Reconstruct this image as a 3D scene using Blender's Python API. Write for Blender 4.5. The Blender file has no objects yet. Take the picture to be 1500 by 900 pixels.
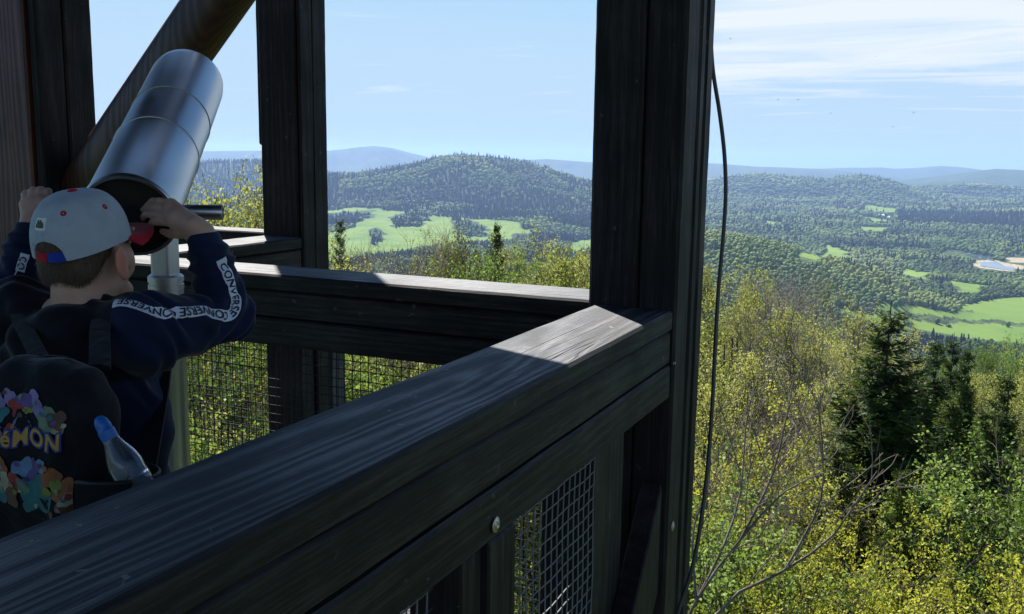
import bpy, bmesh, math, random
import numpy as np
from mathutils import Vector, Matrix, noise as mnoise
from mathutils.bvhtree import BVHTree
PI = math.pi
rad = math.radians
SC = bpy.context.scene
COL = SC.collection
random.seed(7)
RNG = np.random.default_rng(11)

# ------------------------------------------------------------------ camera
# origin = camera, +Y along the near railing, +X to its right, Z up (metres)
FPX = 1409.494
PITCH, ROLL, YAW = rad(9.07842855), rad(0.83716287), rad(24.73823964)
_f = np.array([-math.sin(YAW), math.cos(YAW), 0.0]); _r = np.array([math.cos(YAW), math.sin(YAW), 0.0]); _u = np.array([0, 0, 1.0])
_F = _f * math.cos(PITCH) - _u * math.sin(PITCH); _U2 = _u * math.cos(PITCH) + _f * math.sin(PITCH)
_R = _r * math.cos(ROLL) + _U2 * math.sin(ROLL); _U = _U2 * math.cos(ROLL) - _r * math.sin(ROLL)
def ray(x, y): return _F + _R * (x - 750) / FPX - _U * (y - 450) / FPX
def Pd(x, y, d): return ray(x, y) * d                 # a survey point at depth d
def PX(x, y, X): d = ray(x, y); return d * X / d[0]   # on the plane X = const
def PY(x, y, Y): d = ray(x, y); return d * Y / d[1]
def azel(x, y):
    d = ray(x, y); return math.atan2(d[0], d[1]), math.atan2(d[2], math.hypot(d[0], d[1]))
cd = bpy.data.cameras.new('camera'); cam = bpy.data.objects.new('camera', cd); COL.objects.link(cam)
cd.sensor_fit = 'HORIZONTAL'; cd.sensor_width = 36.0; cd.lens = FPX / 1500 * 36.0
cd.clip_start = 0.05; cd.clip_end = 120000
m = Matrix.Identity(4)
for i in range(3):
    m[i][0], m[i][1], m[i][2] = _R[i], _U[i], -_F[i]
cam.matrix_world = m
SC.camera = cam
DECK = -1.47          # height of the boy's deck below the lens
RAIL = -0.3664        # top of the railings

# ------------------------------------------------------------------ helpers
def tag(o, label=None, cat=None, group=None, kind=None):
    if label: o['label'] = label
    if cat: o['category'] = cat
    if group: o['group'] = group
    if kind: o['kind'] = kind
    return o
def empty(name, loc, label, cat, group=None):
    o = bpy.data.objects.new(name, None); COL.objects.link(o); o.location = loc; o.empty_display_size = 0.1
    return tag(o, label, cat, group)
def mesh_np(name, v, faces, smooth=False):
    """faces: list of arrays (n,k)"""
    me = bpy.data.meshes.new(name)
    v = np.asarray(v, np.float32); faces = [np.asarray(f, np.int32) for f in faces if len(f)]
    me.vertices.add(len(v)); me.vertices.foreach_set('co', v.ravel())
    nl = sum(f.size for f in faces); nf = sum(len(f) for f in faces)
    me.loops.add(nl); me.loops.foreach_set('vertex_index', np.concatenate([f.ravel() for f in faces]))
    tot = np.concatenate([np.full(len(f), f.shape[1], np.int32) for f in faces])
    st = np.concatenate([[0], np.cumsum(tot)[:-1]]).astype(np.int32)
    me.polygons.add(nf); me.polygons.foreach_set('loop_start', st)
    if smooth: me.polygons.foreach_set('use_smooth', np.ones(nf, bool))
    me.update(calc_edges=True); me.validate()
    return me
def link(name, me, mat=None, parent=None):
    o = bpy.data.objects.new(name, me); COL.objects.link(o)
    if mat is not None:
        for mm in (mat if isinstance(mat, (list, tuple)) else [mat]): me.materials.append(mm)
    if parent is not None:
        o.parent = parent; o.matrix_parent_inverse = Matrix.Translation(-Vector(world_loc(parent)))
    return o
def world_loc(o):
    # every parent in this scene sits unrotated: add up the locations
    v = Vector(o.location); p = o.parent
    if p is not None: v = v + o.matrix_parent_inverse.translation + world_loc(p)
    return v
def bm_obj(name, bm, mat, parent=None, smooth=False, auto=False):
    me = bpy.data.meshes.new(name); bm.normal_update(); bm.to_mesh(me); bm.free()
    if smooth: me.polygons.foreach_set('use_smooth', np.ones(len(me.polygons), bool))
    if auto: me.set_sharp_from_angle(angle=rad(38))
    return link(name, me, mat, parent)
def add_box(bm, lo, hi, bevel=0.004, top_mat=None, seg=1):
    lo, hi = np.minimum(lo, hi), np.maximum(lo, hi)
    r = bmesh.ops.create_cube(bm, size=1)
    vs = r['verts']
    for v in vs: v.co = Vector([lo[i] + (v.co[i] + .5) * (hi[i] - lo[i]) for i in range(3)])
    fs = list({f for v in vs for f in v.link_faces})
    if top_mat is not None:
        for f in fs:
            f.normal_update()
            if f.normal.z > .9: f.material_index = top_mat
    if bevel:
        es = list({e for v in vs for e in v.link_edges})
        bmesh.ops.bevel(bm, geom=es, offset=bevel, segments=seg, affect='EDGES', profile=.6)
def box(name, lo, hi, mat, parent=None, bevel=0.004, top_mat=None):
    bm = bmesh.new(); c = (np.asarray(lo, float) + np.asarray(hi, float)) / 2
    add_box(bm, np.asarray(lo) - c, np.asarray(hi) - c, bevel, top_mat)
    if bevel >= .004:                         # hand-sawn: edges and faces never quite straight
        d_ = np.abs(np.asarray(hi, float) - np.asarray(lo, float)); a_ = int(np.argmax(d_)); nrm = [0, 0, 0]; nrm[a_] = 1
        s0, s1 = -d_[a_] / 2, d_[a_] / 2
        if d_[a_] > 6: s0 = s1 - 2.6
        n_ = int(min(60, (s1 - s0) / .045))
        for k_ in range(1, n_):
            p_ = [0, 0, 0]; p_[a_] = s0 + (s1 - s0) * k_ / n_
            bmesh.ops.bisect_plane(bm, geom=bm.verts[:] + bm.edges[:] + bm.faces[:], plane_co=p_, plane_no=nrm, dist=1e-6)
        sd = Vector(c) * 3.7
        for v_ in bm.verts:
            f1, f2 = mnoise.noise_vector(v_.co * 3 + sd) * .0006, mnoise.noise_vector(v_.co * 26 + sd) * .0009
            v_.co += Vector([0 if k_ == a_ else (f1 + f2)[k_] for k_ in range(3)])
    o = bm_obj(name, bm, mat, parent); o.location = c
    return o
def tube_np(paths, radii, sides=6, cap=True):
    """paths: list of (n,3) arrays, radii: list of (n,) -> verts, quads, caps"""
    V, Q, K, off = [], [], [], 0
    for p, r in zip(paths, radii):
        p = np.asarray(p, float); r = np.broadcast_to(np.asarray(r, float), (len(p),))
        t = np.gradient(p, axis=0); t /= np.linalg.norm(t, axis=1)[:, None] + 1e-12
        a = np.array([0, 0, 1.0]) if abs(t[0][2]) < .9 else np.array([1.0, 0, 0])
        n = a - t * (t @ a)[:, None]; n /= np.linalg.norm(n, axis=1)[:, None] + 1e-9
        b = np.cross(t, n)
        ang = np.arange(sides) * 2 * PI / sides
        ring = p[:, None] + r[:, None, None] * (np.cos(ang)[None, :, None] * n[:, None] + np.sin(ang)[None, :, None] * b[:, None])
        V.append(ring.reshape(-1, 3))
        i = np.arange(len(p) - 1)[:, None] * sides; j = np.arange(sides)[None]; j2 = (j + 1) % sides
        Q.append((np.stack([i + j, i + j2, i + sides + j2, i + sides + j], -1).reshape(-1, 4) + off))
        if cap:
            K.append(np.arange(sides)[::-1] + off); K.append(np.arange(sides) + off + (len(p) - 1) * sides)
        off += len(p) * sides
    return np.concatenate(V), np.concatenate(Q), (np.array(K) if cap else np.zeros((0, sides), int))
def tube(name, path, r, mat, parent=None, sides=12, smooth=True):
    v, q, k = tube_np([path], [r], sides)
    me = mesh_np(name, v, [q, k])
    if smooth:
        s = np.ones(len(me.polygons), bool); s[-2:] = False; me.polygons.foreach_set('use_smooth', s)
    return link(name, me, mat, parent)
def spline(pts, n):
    """Catmull-Rom through pts"""
    pts = np.asarray(pts, float); P = np.vstack([2 * pts[0] - pts[1], pts, 2 * pts[-1] - pts[-2]])
    out = []
    for t in np.linspace(0, len(pts) - 1 - 1e-9, n):
        i = int(t); u = t - i; a, b, c, d = P[i:i + 4]
        out.append(.5 * (2 * b + (c - a) * u + (2 * a - 5 * b + 4 * c - d) * u * u + (3 * b - 3 * c + d - a) * u ** 3))
    return np.array(out)
def frame_from(axis, ref=(0, 0, 1)):
    a = np.asarray(axis, float); a = a / np.linalg.norm(a)
    r = np.cross(a, ref); r /= np.linalg.norm(r); u = np.cross(r, a)
    return a, r, u       # forward, right, up
def lathe_np(profile, org, axis, sides=48, ref=(0, 0, 1)):
    """profile: list of (s along axis, radius)"""
    a, r, u = frame_from(axis, ref)
    ang = np.arange(sides) * 2 * PI / sides
    rings = [np.asarray(org) + a * s + rr * (np.cos(ang)[:, None] * r + np.sin(ang)[:, None] * u) for s, rr in profile]
    v = np.concatenate(rings); j = np.arange(sides); j2 = (j + 1) % sides
    q = [np.stack([i * sides + j2, i * sides + j, (i + 1) * sides + j, (i + 1) * sides + j2], -1) for i in range(len(profile) - 1)]
    return v, np.concatenate(q)
def lathe(name, profile, org, axis, mat, parent=None, sides=48, ref=(0, 0, 1), sharp=35):
    v, q = lathe_np(profile, org, axis, sides, ref)
    me = mesh_np(name, v, [q], True); me.set_sharp_from_angle(angle=rad(sharp))
    return link(name, me, mat, parent)

# ------------------------------------------------------------------ materials
class NT:
    def __init__(s, name, kind='mat'):
        if kind == 'mat':
            s.mat = bpy.data.materials.new(name); s.mat.use_nodes = True; s.t = s.mat.node_tree
        else: s.t = kind
        s.n = s.t.nodes; s.n.clear()
        if kind == 'mat': s.out = s.n.new('ShaderNodeOutputMaterial')
    def __call__(s, typ, **k):
        nd = s.n.new('ShaderNode' + typ)
        ins = k.pop('ins', {})
        for a, b in k.items(): setattr(nd, a, b)
        for a, b in ins.items():
            if hasattr(b, 'is_output'): s.t.links.new(b, nd.inputs[a])
            else: nd.inputs[a].default_value = b
        return nd
    def l(s, a, b): s.t.links.new(a, b)
    def mathn(s, op, a, b=0.0, clamp=False):
        nd = s.n.new('ShaderNodeMath'); nd.operation = op; nd.use_clamp = clamp
        for i, v in enumerate((a, b)):
            if hasattr(v, 'is_output'): s.t.links.new(v, nd.inputs[i])
            else: nd.inputs[i].default_value = v
        return nd.outputs[0]
    def ramp(s, fac, stops, interp='LINEAR'):
        nd = s.n.new('ShaderNodeValToRGB'); cr = nd.color_ramp; cr.interpolation = interp
        while len(cr.elements) < len(stops): cr.elements.new(.5)
        for e, (p, c) in zip(cr.elements, stops):
            e.position = p; e.color = (*c, 1) if not np.isscalar(c) else (c, c, c, 1)
        s.l(fac, nd.inputs[0]); return nd.outputs[0]
    def mix(s, fac, a, b, typ='MIX'):
        nd = s.n.new('ShaderNodeMix'); nd.data_type = 'RGBA'; nd.blend_type = typ
        for i, v in ((0, fac), (6, a), (7, b)):
            if hasattr(v, 'is_output'): s.t.links.new(v, nd.inputs[i])
            else: nd.inputs[i].default_value = v if i == 0 else (*v, 1)
        return nd.outputs[2]
def simple(name, col, rough=.6, metal=0., var=.15, scale=30, bump=0., bscale=200, spec=.5, coat=0., stretch=(1, 1, 1), sheen=0., aniso=0.):
    t = NT(name); p = t('BsdfPrincipled', ins={'Roughness': rough, 'Metallic': metal, 'Specular IOR Level': spec, 'Coat Weight': coat})
    if sheen: p.inputs['Sheen Weight'].default_value = sheen
    tc = t('TexCoord'); mp = t('Mapping', ins={'Vector': tc.outputs['Object'], 'Scale': stretch})
    nz = t('TexNoise', ins={'Vector': mp.outputs[0], 'Scale': scale, 'Detail': 5.})
    c = np.array(col)
    cr = t.ramp(nz.outputs[0], [(.3, tuple(c * (1 - var))), (.7, tuple(np.minimum(c * (1 + var), 1)))])
    t.l(cr, p.inputs['Base Color'])
    rr = t.ramp(nz.outputs[0], [(.3, max(rough - .08, .02)), (.7, min(rough + .08, 1))]); t.l(rr, p.inputs['Roughness'])
    if bump:
        n2 = t('TexNoise', ins={'Vector': mp.outputs[0], 'Scale': bscale, 'Detail': 3.})
        b = t('Bump', ins={'Strength': bump, 'Distance': .002, 'Height': n2.outputs[0]}); t.l(b.outputs[0], p.inputs['Normal'])
    t.l(p.outputs[0], t.out.inputs[0]); return t.mat
def wood(name, axis, dark, light, rough=.5, bump=.5, ring=14., wear=0., speck=0., knots=True, spec=.5, fib=.6):
    """stained timber, grain running along axis 0/1/2, every board with its own offset"""
    t = NT(name); p = t('BsdfPrincipled', ins={'Specular IOR Level': spec})
    tc = t('TexCoord'); oi = t('ObjectInfo')
    rn = [t.mathn('SUBTRACT', t.mathn('FRACT', t.mathn('MULTIPLY', oi.outputs['Random'], k_)), .5) for k_ in (17.3, 31.1, 57.7)]
    of = [t.mathn('MULTIPLY', rn[k_], 9. if k_ == axis else .10) for k_ in range(3)]
    if axis != 2: of[2] = t.mathn('ADD', of[2], .075)      # the pith lies under the top face
    off = t('CombineXYZ', ins={0: of[0], 1: of[1], 2: of[2]})
    add = t('VectorMath', operation='ADD', ins={0: tc.outputs['Object'], 1: off.outputs[0]})
    sc = [1, 1, 1]; sc[axis] = .035
    m1 = t('Mapping', ins={'Vector': add.outputs[0], 'Scale': sc})
    fine = t('TexNoise', ins={'Vector': m1.outputs[0], 'Scale': 260., 'Detail': 4., 'Roughness': .6})
    sc2 = [1, 1, 1]; sc2[axis] = .10
    m2 = t('Mapping', ins={'Vector': add.outputs[0], 'Scale': sc2, 'Rotation': (.012, .012, .012)})
    warp = t('TexNoise', ins={'Vector': m2.outputs[0], 'Scale': 5., 'Detail': 2.})
    wv = t('VectorMath', operation='SCALE', ins={0: warp.outputs['Color'], 'Scale': .16})
    wadd = t('VectorMath', operation='ADD', ins={0: m2.outputs[0], 1: wv.outputs[0]})
    rings = t('TexWave', wave_type='RINGS', rings_direction='XYZ'[axis], ins={'Vector': wadd.outputs[0], 'Scale': ring, 'Distortion': 1.6, 'Detail': 2., 'Detail Scale': 1.5})
    big = t('TexNoise', ins={'Vector': add.outputs[0], 'Scale': 3.2, 'Detail': 6., 'Roughness': .65})
    g = t.mathn('ADD', t.mathn('MULTIPLY', rings.outputs['Fac'], 1 - fib), t.mathn('MULTIPLY', fine.outputs[0], fib))
    g = t.mathn('ADD', g, t.mathn('MULTIPLY', t.mathn('SUBTRACT', big.outputs[0], .5), .9))
    d, li = np.array(dark), np.array(light)
    col = t.ramp(g, [(.22, tuple(d * .6)), (.48, tuple(d)), (.78, tuple(li))])
    hgt = t.mathn('ADD', t.mathn('MULTIPLY', rings.outputs['Fac'], .24), t.mathn('MULTIPLY', fine.outputs[0], .75))
    if knots:
        sk = [2.6, 2.6, 2.6]; sk[axis] = .8
        mk = t('Mapping', ins={'Vector': add.outputs[0], 'Scale': sk})
        vo = t('TexVoronoi', ins={'Vector': mk.outputs[0], 'Scale': 1.7})
        kf = t.ramp(vo.outputs['Distance'], [(.045, .5), (.06, 1.), (.095, 0.)])
        halo = t.ramp(vo.outputs['Distance'], [(.09, 0.), (.11, .55), (.15, 0.)]); col = t.mix(halo, col, tuple(li * 1.15)); col = t.mix(kf, col, tuple(d * .4)); hgt = t.mathn('ADD', hgt, t.mathn('MULTIPLY', kf, -.4))
    scr = [1, 1, 1]; scr[axis] = .022
    mc = t('Mapping', ins={'Vector': add.outputs[0], 'Scale': scr}); cn_ = t('TexNoise', ins={'Vector': mc.outputs[0], 'Scale': 15., 'Detail': 2., 'Distortion': .2})
    crk = t.ramp(t.mathn('ABSOLUTE', t.mathn('SUBTRACT', cn_.outputs[0], .57)), [(.004, 1.), (.011, 0.)])
    msk = t('TexNoise', ins={'Vector': add.outputs[0], 'Scale': 2.3}); crk = t.mathn('MULTIPLY', crk, t.ramp(msk.outputs[0], [(.5, 0.), (.6, 1.)]))
    col = t.mix(crk, col, tuple(d * .25)); hgt = t.mathn('ADD', hgt, t.mathn('MULTIPLY', crk, -1.6))
    if wear:
        wn = t('TexNoise', ins={'Vector': m2.outputs[0], 'Scale': 16., 'Detail': 8., 'Roughness': .7})
        wf = t.mathn('MULTIPLY', t.ramp(wn.outputs[0], [(.56, 0.), (.72, 1.)]), wear); col = t.mix(wf, col, tuple(np.minimum(li * 1.9, 1)))
    if speck:
        sn = t('TexNoise', ins={'Vector': add.outputs[0], 'Scale': 34., 'Detail': 3., 'Distortion': .6})
        sf = t.mathn('MULTIPLY', t.ramp(sn.outputs[0], [(.70, 0.), (.735, 1.)]), speck); col = t.mix(sf, col, (.34, .34, .33))
    t.l(col, p.inputs['Base Color'])
    t.l(t.ramp(g, [(.2, rough + .12), (.8, rough - .08)]), p.inputs['Roughness'])
    b = t('Bump', ins={'Strength': bump, 'Distance': .0022, 'Height': hgt}); t.l(b.outputs[0], p.inputs['Normal'])
    t.l(p.outputs[0], t.out.inputs[0]); return t.mat
def leafmat(name, ca, cb, trans=.45, rough=.55, tint=True, hue=0.):
    """leaves: diffuse front, light coming through, colour varied per tree and per clump"""
    t = NT(name); oi = t('ObjectInfo'); geo = t('NewGeometry')
    rnd = t.mathn('FRACT', t.mathn('ADD', geo.outputs['Random Per Island'], t.mathn('MULTIPLY', oi.outputs['Random'], .0)))
    tc = t('TexCoord'); nz = t('TexNoise', ins={'Vector': tc.outputs['Object'], 'Scale': .9, 'Detail': 2.})
    f = t.mathn('ADD', t.mathn('MULTIPLY', rnd, .55), t.mathn('MULTIPLY', t.mathn('SUBTRACT', nz.outputs[0], .3), .9))
    f = t.mathn('ADD', f, t.mathn('MULTIPLY', t.mathn('SUBTRACT', oi.outputs['Random'], .5), .8), True)
    col = t.ramp(f, [(.05, ca), (.95, cb)])
    p = t('BsdfPrincipled', ins={'Base Color': col, 'Roughness': rough, 'Specular IOR Level': .10})
    tr = t('BsdfTranslucent', ins={'Color': t.mix(1., col, (1.12, 1.12, .70), 'MULTIPLY')})
    mx = t('MixShader', ins={0: trans, 1: p.outputs[0], 2: tr.outputs[0]})
    t.l(mx.outputs[0], t.out.inputs[0]); return t.mat

M = {}
for i, ax in enumerate('xyz'):
    M['wood_' + ax] = wood('dark stained timber ' + ax, i, (.0075, .0066, .0074), (.0310, .0265, .0270), rough=.60, bump=.36, speck=.14, wear=.4, spec=.22, fib=.86)
    M['wooda_' + ax] = wood('weathered rail top ' + ax, i, (.023, .027, .036), (.094, .092, .097), rough=.58, bump=1., wear=.5, speck=.4, ring=24., fib=.66, spec=.30)  # weathered grey, with the sky's blue sheen mixed into the darker tone
M['brown_z'] = wood('red brown timber z', 2, (.050, .011, .0045), (.10, .023, .009), rough=.5, bump=.4)
M['brown_b'] = wood('brown brace timber', 2, (.036, .0135, .0065), (.075, .028, .013), rough=.42, bump=.35)
M['deck'] = wood('deck boards', 1, (.02, .019, .018), (.045, .042, .038), rough=.65, bump=.5)
M['wire'] = simple('galvanised wire', (.15, .15, .15), rough=.6, spec=.3); M['wire_dark'] = simple('backlit-toned wire', (.035, .035, .036), rough=.75, spec=.12)  # wire_dark: silhouette against the bright foliage put into the wire colour
M['bolt'] = simple('zinc bolt', (.42, .40, .33), rough=.4, metal=.9)
M['cable'] = simple('black rubber cable', (.035, .038, .043), rough=.45)

# ------------------------------------------------------------------ tower timber
WT = lambda a: [M['wood_' + a], M['wooda_' + a]]
def rail_thing(name, axis, lo, hi, label, z1=RAIL):
    """a timber railing: cap board and two side boards along axis 'x' or 'y' ; lo/hi are the cap's plan corners"""
    e = empty(name, ((lo[0] + hi[0]) / 2, (lo[1] + hi[1]) / 2, DECK), label, 'railing')
    a = 0 if axis == 'x' else 1; o = 1 - a
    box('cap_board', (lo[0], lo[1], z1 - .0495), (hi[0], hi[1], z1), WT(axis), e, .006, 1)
    for k, (zt, zb, ins) in enumerate(((z1 - .052, z1 - .1305, .004), (z1 - .1335, z1 - .2165, .001))):
        l2, h2 = list(lo), list(hi); l2[o] += ins; h2[o] -= ins
        box('side_board', (l2[0], l2[1], zb), (h2[0], h2[1], zt), M['wood_' + axis], e, .005)
    return e
def wire_panel(parent, axis, c, a0, a1, z0, z1, step=.029, r=.0015):
    v, f, off = [], [], 0
    bm = bmesh.new()
    n = int((a1 - a0) / step)
    jit = lambda: RNG.normal(0, .0006)
    paths = []
    for i in range(n + 1):
        s = a0 + i * step
        zz = np.linspace(z0, z1, 6); paths.append(np.array([[s + jit(), c + r * (1 if k % 2 else -1), z] for k, z in enumerate(zz)]))
    nz = int((z1 - z0) / step)
    for i in range(nz + 1):
        z = z0 + i * step + .004
        ss = np.linspace(a0, a1, 8); paths.append(np.array([[s, c + r * (-1 if k % 2 else 1), z + jit()] for k, s in enumerate(ss)]))
    if axis == 'y': paths = [p[:, [1, 0, 2]] for p in paths]
    v, q, k = tube_np(paths, [np.full(len(p), r) for p in paths], 5)
    bm.free()
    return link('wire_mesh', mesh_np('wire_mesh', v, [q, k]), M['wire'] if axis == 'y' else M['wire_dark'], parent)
def bolt(parent, p, nrm, r=.011):
    a = np.asarray(nrm, float)
    v1, q1 = lathe_np([(0, 0.0001), (0, r), (.0012, r), (.0018, r * .9), (.0018, r * .55), (.0042, r * .5), (.0045, r * .35), (.0028, r * .25), (.0028, .0001)], p, a, 14, (.1, .2, .97) if abs(a[2]) < .9 else (1, 0, 0))
    me = mesh_np('bolt_head', v1, [q1]); return link('bolt_head', me, M['bolt'], parent)

X0, X1 = -.801, -.601
railing_near = rail_thing('timber_railing', 'y', (X0, -1.6), (X1, 2.228), 'dark timber railing running diagonally from lower left to the corner post, end patch sunlit')
for yy in (1.235, -.35):
    box('stud', (-.694, yy, DECK + .0), (-.6005, yy + .098, RAIL - .215), M['wood_z'], railing_near, .004)
box('stud', (-.70, 1.165, DECK), (-.612, 1.2325, RAIL - .219), M['wood_z'], railing_near, .004)
box('stud', (-.775, 1.85, DECK), (-.655, 2.05, RAIL - .219), M['wood_z'], railing_near, .004)
wire_panel(railing_near, 'y', -.655, 1.30, 1.865, DECK + .08, RAIL - .19)
wire_panel(railing_near, 'y', -.655, -.25, 1.16, DECK + .08, RAIL - .19)
box('bottom_rail', (-.72, -1.6, DECK + .02), (-.622, 1.16, DECK + .10), M['wood_y'], railing_near, .004)
for px, py, X in ((726, 769, -.5995), (985, 771, -.596), (987, 532, -.600)):
    p = PX(px, py, X); bolt(railing_near, (X, p[1], p[2]), (1, 0, 0), .0125 if py > 760 else .006)

railing_mid = rail_thing('timber_railing', 'x', (-2.759, 2.281), (-.826, 2.479), 'dark timber railing crossing the middle behind the telescope, with wire mesh below')
for xx in (-2.62, -.93):
    box('stud', (xx, 2.33, DECK), (xx + .09, 2.42, RAIL - .219), M['wood_z'], railing_mid, .004)
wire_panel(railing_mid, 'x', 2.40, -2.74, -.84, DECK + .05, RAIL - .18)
box('bottom_rail', (-2.5, 2.34, DECK + .01), (-.83, 2.46, DECK + .09), M['wood_x'], railing_mid, .004)

railing_side = rail_thing('timber_railing', 'y', (-2.722, 2.485), (-2.524, 3.336), 'short dark timber railing end butting against the square middle post', RAIL)
bolt(railing_side, (-2.523, 3.285, RAIL - .19), (1, 0, 0), .009)
railing_far = rail_thing('timber_railing', 'x', (-5.2, 3.45), (-2.742, 3.60), 'thin sunlit rail far left below the yellow green foliage', RAIL)
for xx in (-3.9, -5.0):
    box('stud', (xx, 3.48, DECK), (xx + .09, 3.57, RAIL - .219), M['wood_z'], railing_far, .004)
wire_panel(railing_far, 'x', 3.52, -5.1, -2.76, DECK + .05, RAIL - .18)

GROUND_Z = -15.0
# corner post with its cladding planks
def post(label, planks, core=None):
    p0 = planks[0][1]
    e = empty('timber_post', (p0[0], p0[1], GROUND_Z), label, 'post')
    for nm, lo, hi, mt in planks: box(nm, lo, hi, mt, e, .007)
    return e
TOP = 1.62
post_near = post('dark square timber corner post where the two railings meet, cable beside it', [
    ('post_timber', (-.822, 2.236, GROUND_Z), (-.6965, 2.352, TOP), M['wood_z']),
    ('post_timber', (-.6945, 2.2385, GROUND_Z), (-.5965, 2.352, TOP), M['wood_z']),
    ('cladding_plank', (-.817, 2.354, GROUND_Z), (-.592, 2.398, TOP), M['wood_z']),
    ('cladding_plank', (-.821, 2.400, GROUND_Z), (-.588, 2.462, TOP), M['wood_z'])])
b1, b2, b3, b4 = PX(995, 693, -.602), PX(943, 897, -.602), PX(868, 797, -.602), PX(838, 897, -.602)
bm = bmesh.new()
dirb = (b2 - b1) / np.linalg.norm(b2 - b1)
for X in (-.655, -.603):
    for q in (np.array([X, 2.2, b1[2] + .02]), np.array([X, 2.2, b1[2] - .26]), np.array([X, 1.55, b1[2] - 1.05]), np.array([X, 1.55, b1[2] - .77])): bm.verts.new(q)
bm.verts.ensure_lookup_table(); V = bm.verts
for q in ((0, 1, 2, 3), (7, 6, 5, 4), (0, 4, 5, 1), (1, 5, 6, 2), (2, 6, 7, 3), (3, 7, 4, 0)): bm.faces.new([V[i] for i in q])
bmesh.ops.recalc_face_normals(bm, faces=bm.faces)
bmesh.ops.bevel(bm, geom=bm.edges[:], offset=.004, segments=1, affect='EDGES')
bm_obj('knee_brace', bm, M['wood_z'], post_near)

post_mid = post('dark square timber post in the middle distance left of the green hill view', [
    ('post_timber', (-2.737, 3.340, GROUND_Z), (-2.545, 3.434, TOP), M['wood_z']),
    ('post_timber', (-2.735, 3.440, GROUND_Z), (-2.532, 3.541, TOP), M['wood_z']),
    ('cladding_plank', (-2.543, 3.345, RAIL - .3), (-2.526, 3.434, TOP), M['wood_z']),
    ('cladding_plank', (-2.765, 3.36, .02), (-2.739, 3.52, TOP), M['wood_z']),
    ('lower_plank', (-2.60, 3.545, GROUND_Z), (-2.531, 3.655, RAIL - .22), M['wooda_z'])])
post_left = post('broad dark and reddish timber post at the left edge behind the boy', [
    ('post_timber', (-2.80, 2.384, GROUND_Z), (-2.762, 2.50, TOP), M['wood_z']),
    ('post_timber', (-2.800, 2.272, GROUND_Z), (-2.764, 2.381, TOP), M['wood_z']),
    ('cladding_plank', (-3.16, 2.258, GROUND_Z), (-2.803, 2.50, TOP), M['brown_z'])])
# diagonal brace from the left post up to the roof beam
a1, a2 = PY(142, 200, 2.40), PY(277, 0, 2.40); c1 = PY(362, 0, 2.40); c2 = PY(302, 88, 2.40)
dd = (a2 - a1); dd /= np.linalg.norm(dd)
nn = np.array([dd[2], 0, -dd[0]]); wdt = abs((c1 - a2) @ nn)
brace_c = a1 + nn * wdt / 2
bp0, bp1 = brace_c - dd * .20, brace_c + dd * ((TOP - .05 - brace_c[2]) / dd[2])
brace = empty('timber_brace', tuple(bp0), 'brown round diagonal timber brace rising behind the steel telescope', 'brace')
ang = np.linspace(0, 2 * PI, 25)[:-1]; up_b = np.array([0, 1.0, 0])
rr = wdt / 2
pr = [np.sign(np.cos(a)) * abs(np.cos(a)) ** .7 for a in ang]; ps = [np.sign(np.sin(a)) * abs(np.sin(a)) ** .7 for a in ang]
ns = 16; v = []
for t_ in np.linspace(0, 1, ns):
    c = bp0 + (bp1 - bp0) * t_
    for x_, y_ in zip(pr, ps): v.append(c + nn * rr * x_ + up_b * .075 * y_)
i = np.arange(ns - 1)[:, None] * 24; j = np.arange(24)[None]; j2 = (j + 1) % 24
q = np.stack([i + j, i + j2, i + 24 + j2, i + 24 + j], -1).reshape(-1, 4)
link('brace_timber', mesh_np('brace_timber', v, [q, [np.arange(24)[::-1], np.arange(24) + (ns - 1) * 24]], True), M['brown_b'], brace)

# floors and roof (out of frame, they carry and shade what is in frame)
deck = empty('wooden_deck', (-1.6, 1, DECK), 'dark board floor under the boy inside the railings', 'deck')
for k in range(14):
    x = -2.75 + k * .15
    box('floor_board', (x + .003, -1.6, DECK - .04), (x + .147, 2.475, DECK - .001), M['deck'], deck, .003)
for yy in (-1.2, .6, 2.34): box('joist', (-2.74, yy, DECK - .2), (-.62, yy + .1, DECK - .042), M['wood_x'], deck, .004)
landing = empty('stair_landing', (0, -.4, DECK), 'dark board landing outside the near railing', 'landing')
for k in range(8):
    box('floor_board', (-.585, -1.6 + k * .15 + .003, DECK - .04), (.9, -1.6 + k * .15 + .147, DECK - .001), M['deck'], landing, .003)
for xx in (-.55, .75): box('joist', (xx, -1.6, DECK - .2), (xx + .1, -.4, DECK - .042), M['wood_y'], landing, .004)
SUN_EL = 50.0
sun_h = np.array([-.659, .752])
EAVE = 1.512 + .752 * (TOP + .04 - RAIL) / math.tan(rad(SUN_EL))
roof = empty('tower_roof', (-1, 1, TOP), 'dark timber roof sheltering the lookout deck', 'roof')
for k in range(20):
    box('roof_board', (-3.6, EAVE - .2 * (k + 1) + .001, TOP + .04), (1.6, EAVE - .2 * k - .001, TOP + .075), M['wood_x'], roof, .002)
for xx in (-2.7, -.78, 1.2): box('rafter', (xx, EAVE - 3.9, TOP - .14), (xx + .12, EAVE - .03, TOP + .038), M['wood_y'], roof, .004)
box('beam', (-3.4, 2.30, TOP - .30), (1.5, 2.45, TOP - .142), M['wood_x'], roof, .004)

# cable beside the post
cab = [(1038, -40, 2.42), (1040, 30, 2.43), (1044, 100, 2.44), (1054, 165, 2.46), (1061, 225, 2.47), (1063, 285, 2.48), (1059, 350, 2.48), (1052, 430, 2.48), (1047, 520, 2.48), (1043, 600, 2.48), (1037, 680, 2.47), (1026, 770, 2.46), (1012, 840, 2.45), (985, 930, 2.45), (960, 1100, 2.45)]
cable = tube('cable', spline([Pd(*c) for c in cab], 90), .0054, M['cable'], None, 10)
tag(cable, 'black cable hanging in a loose bow beside the corner post', 'cable')

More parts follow.
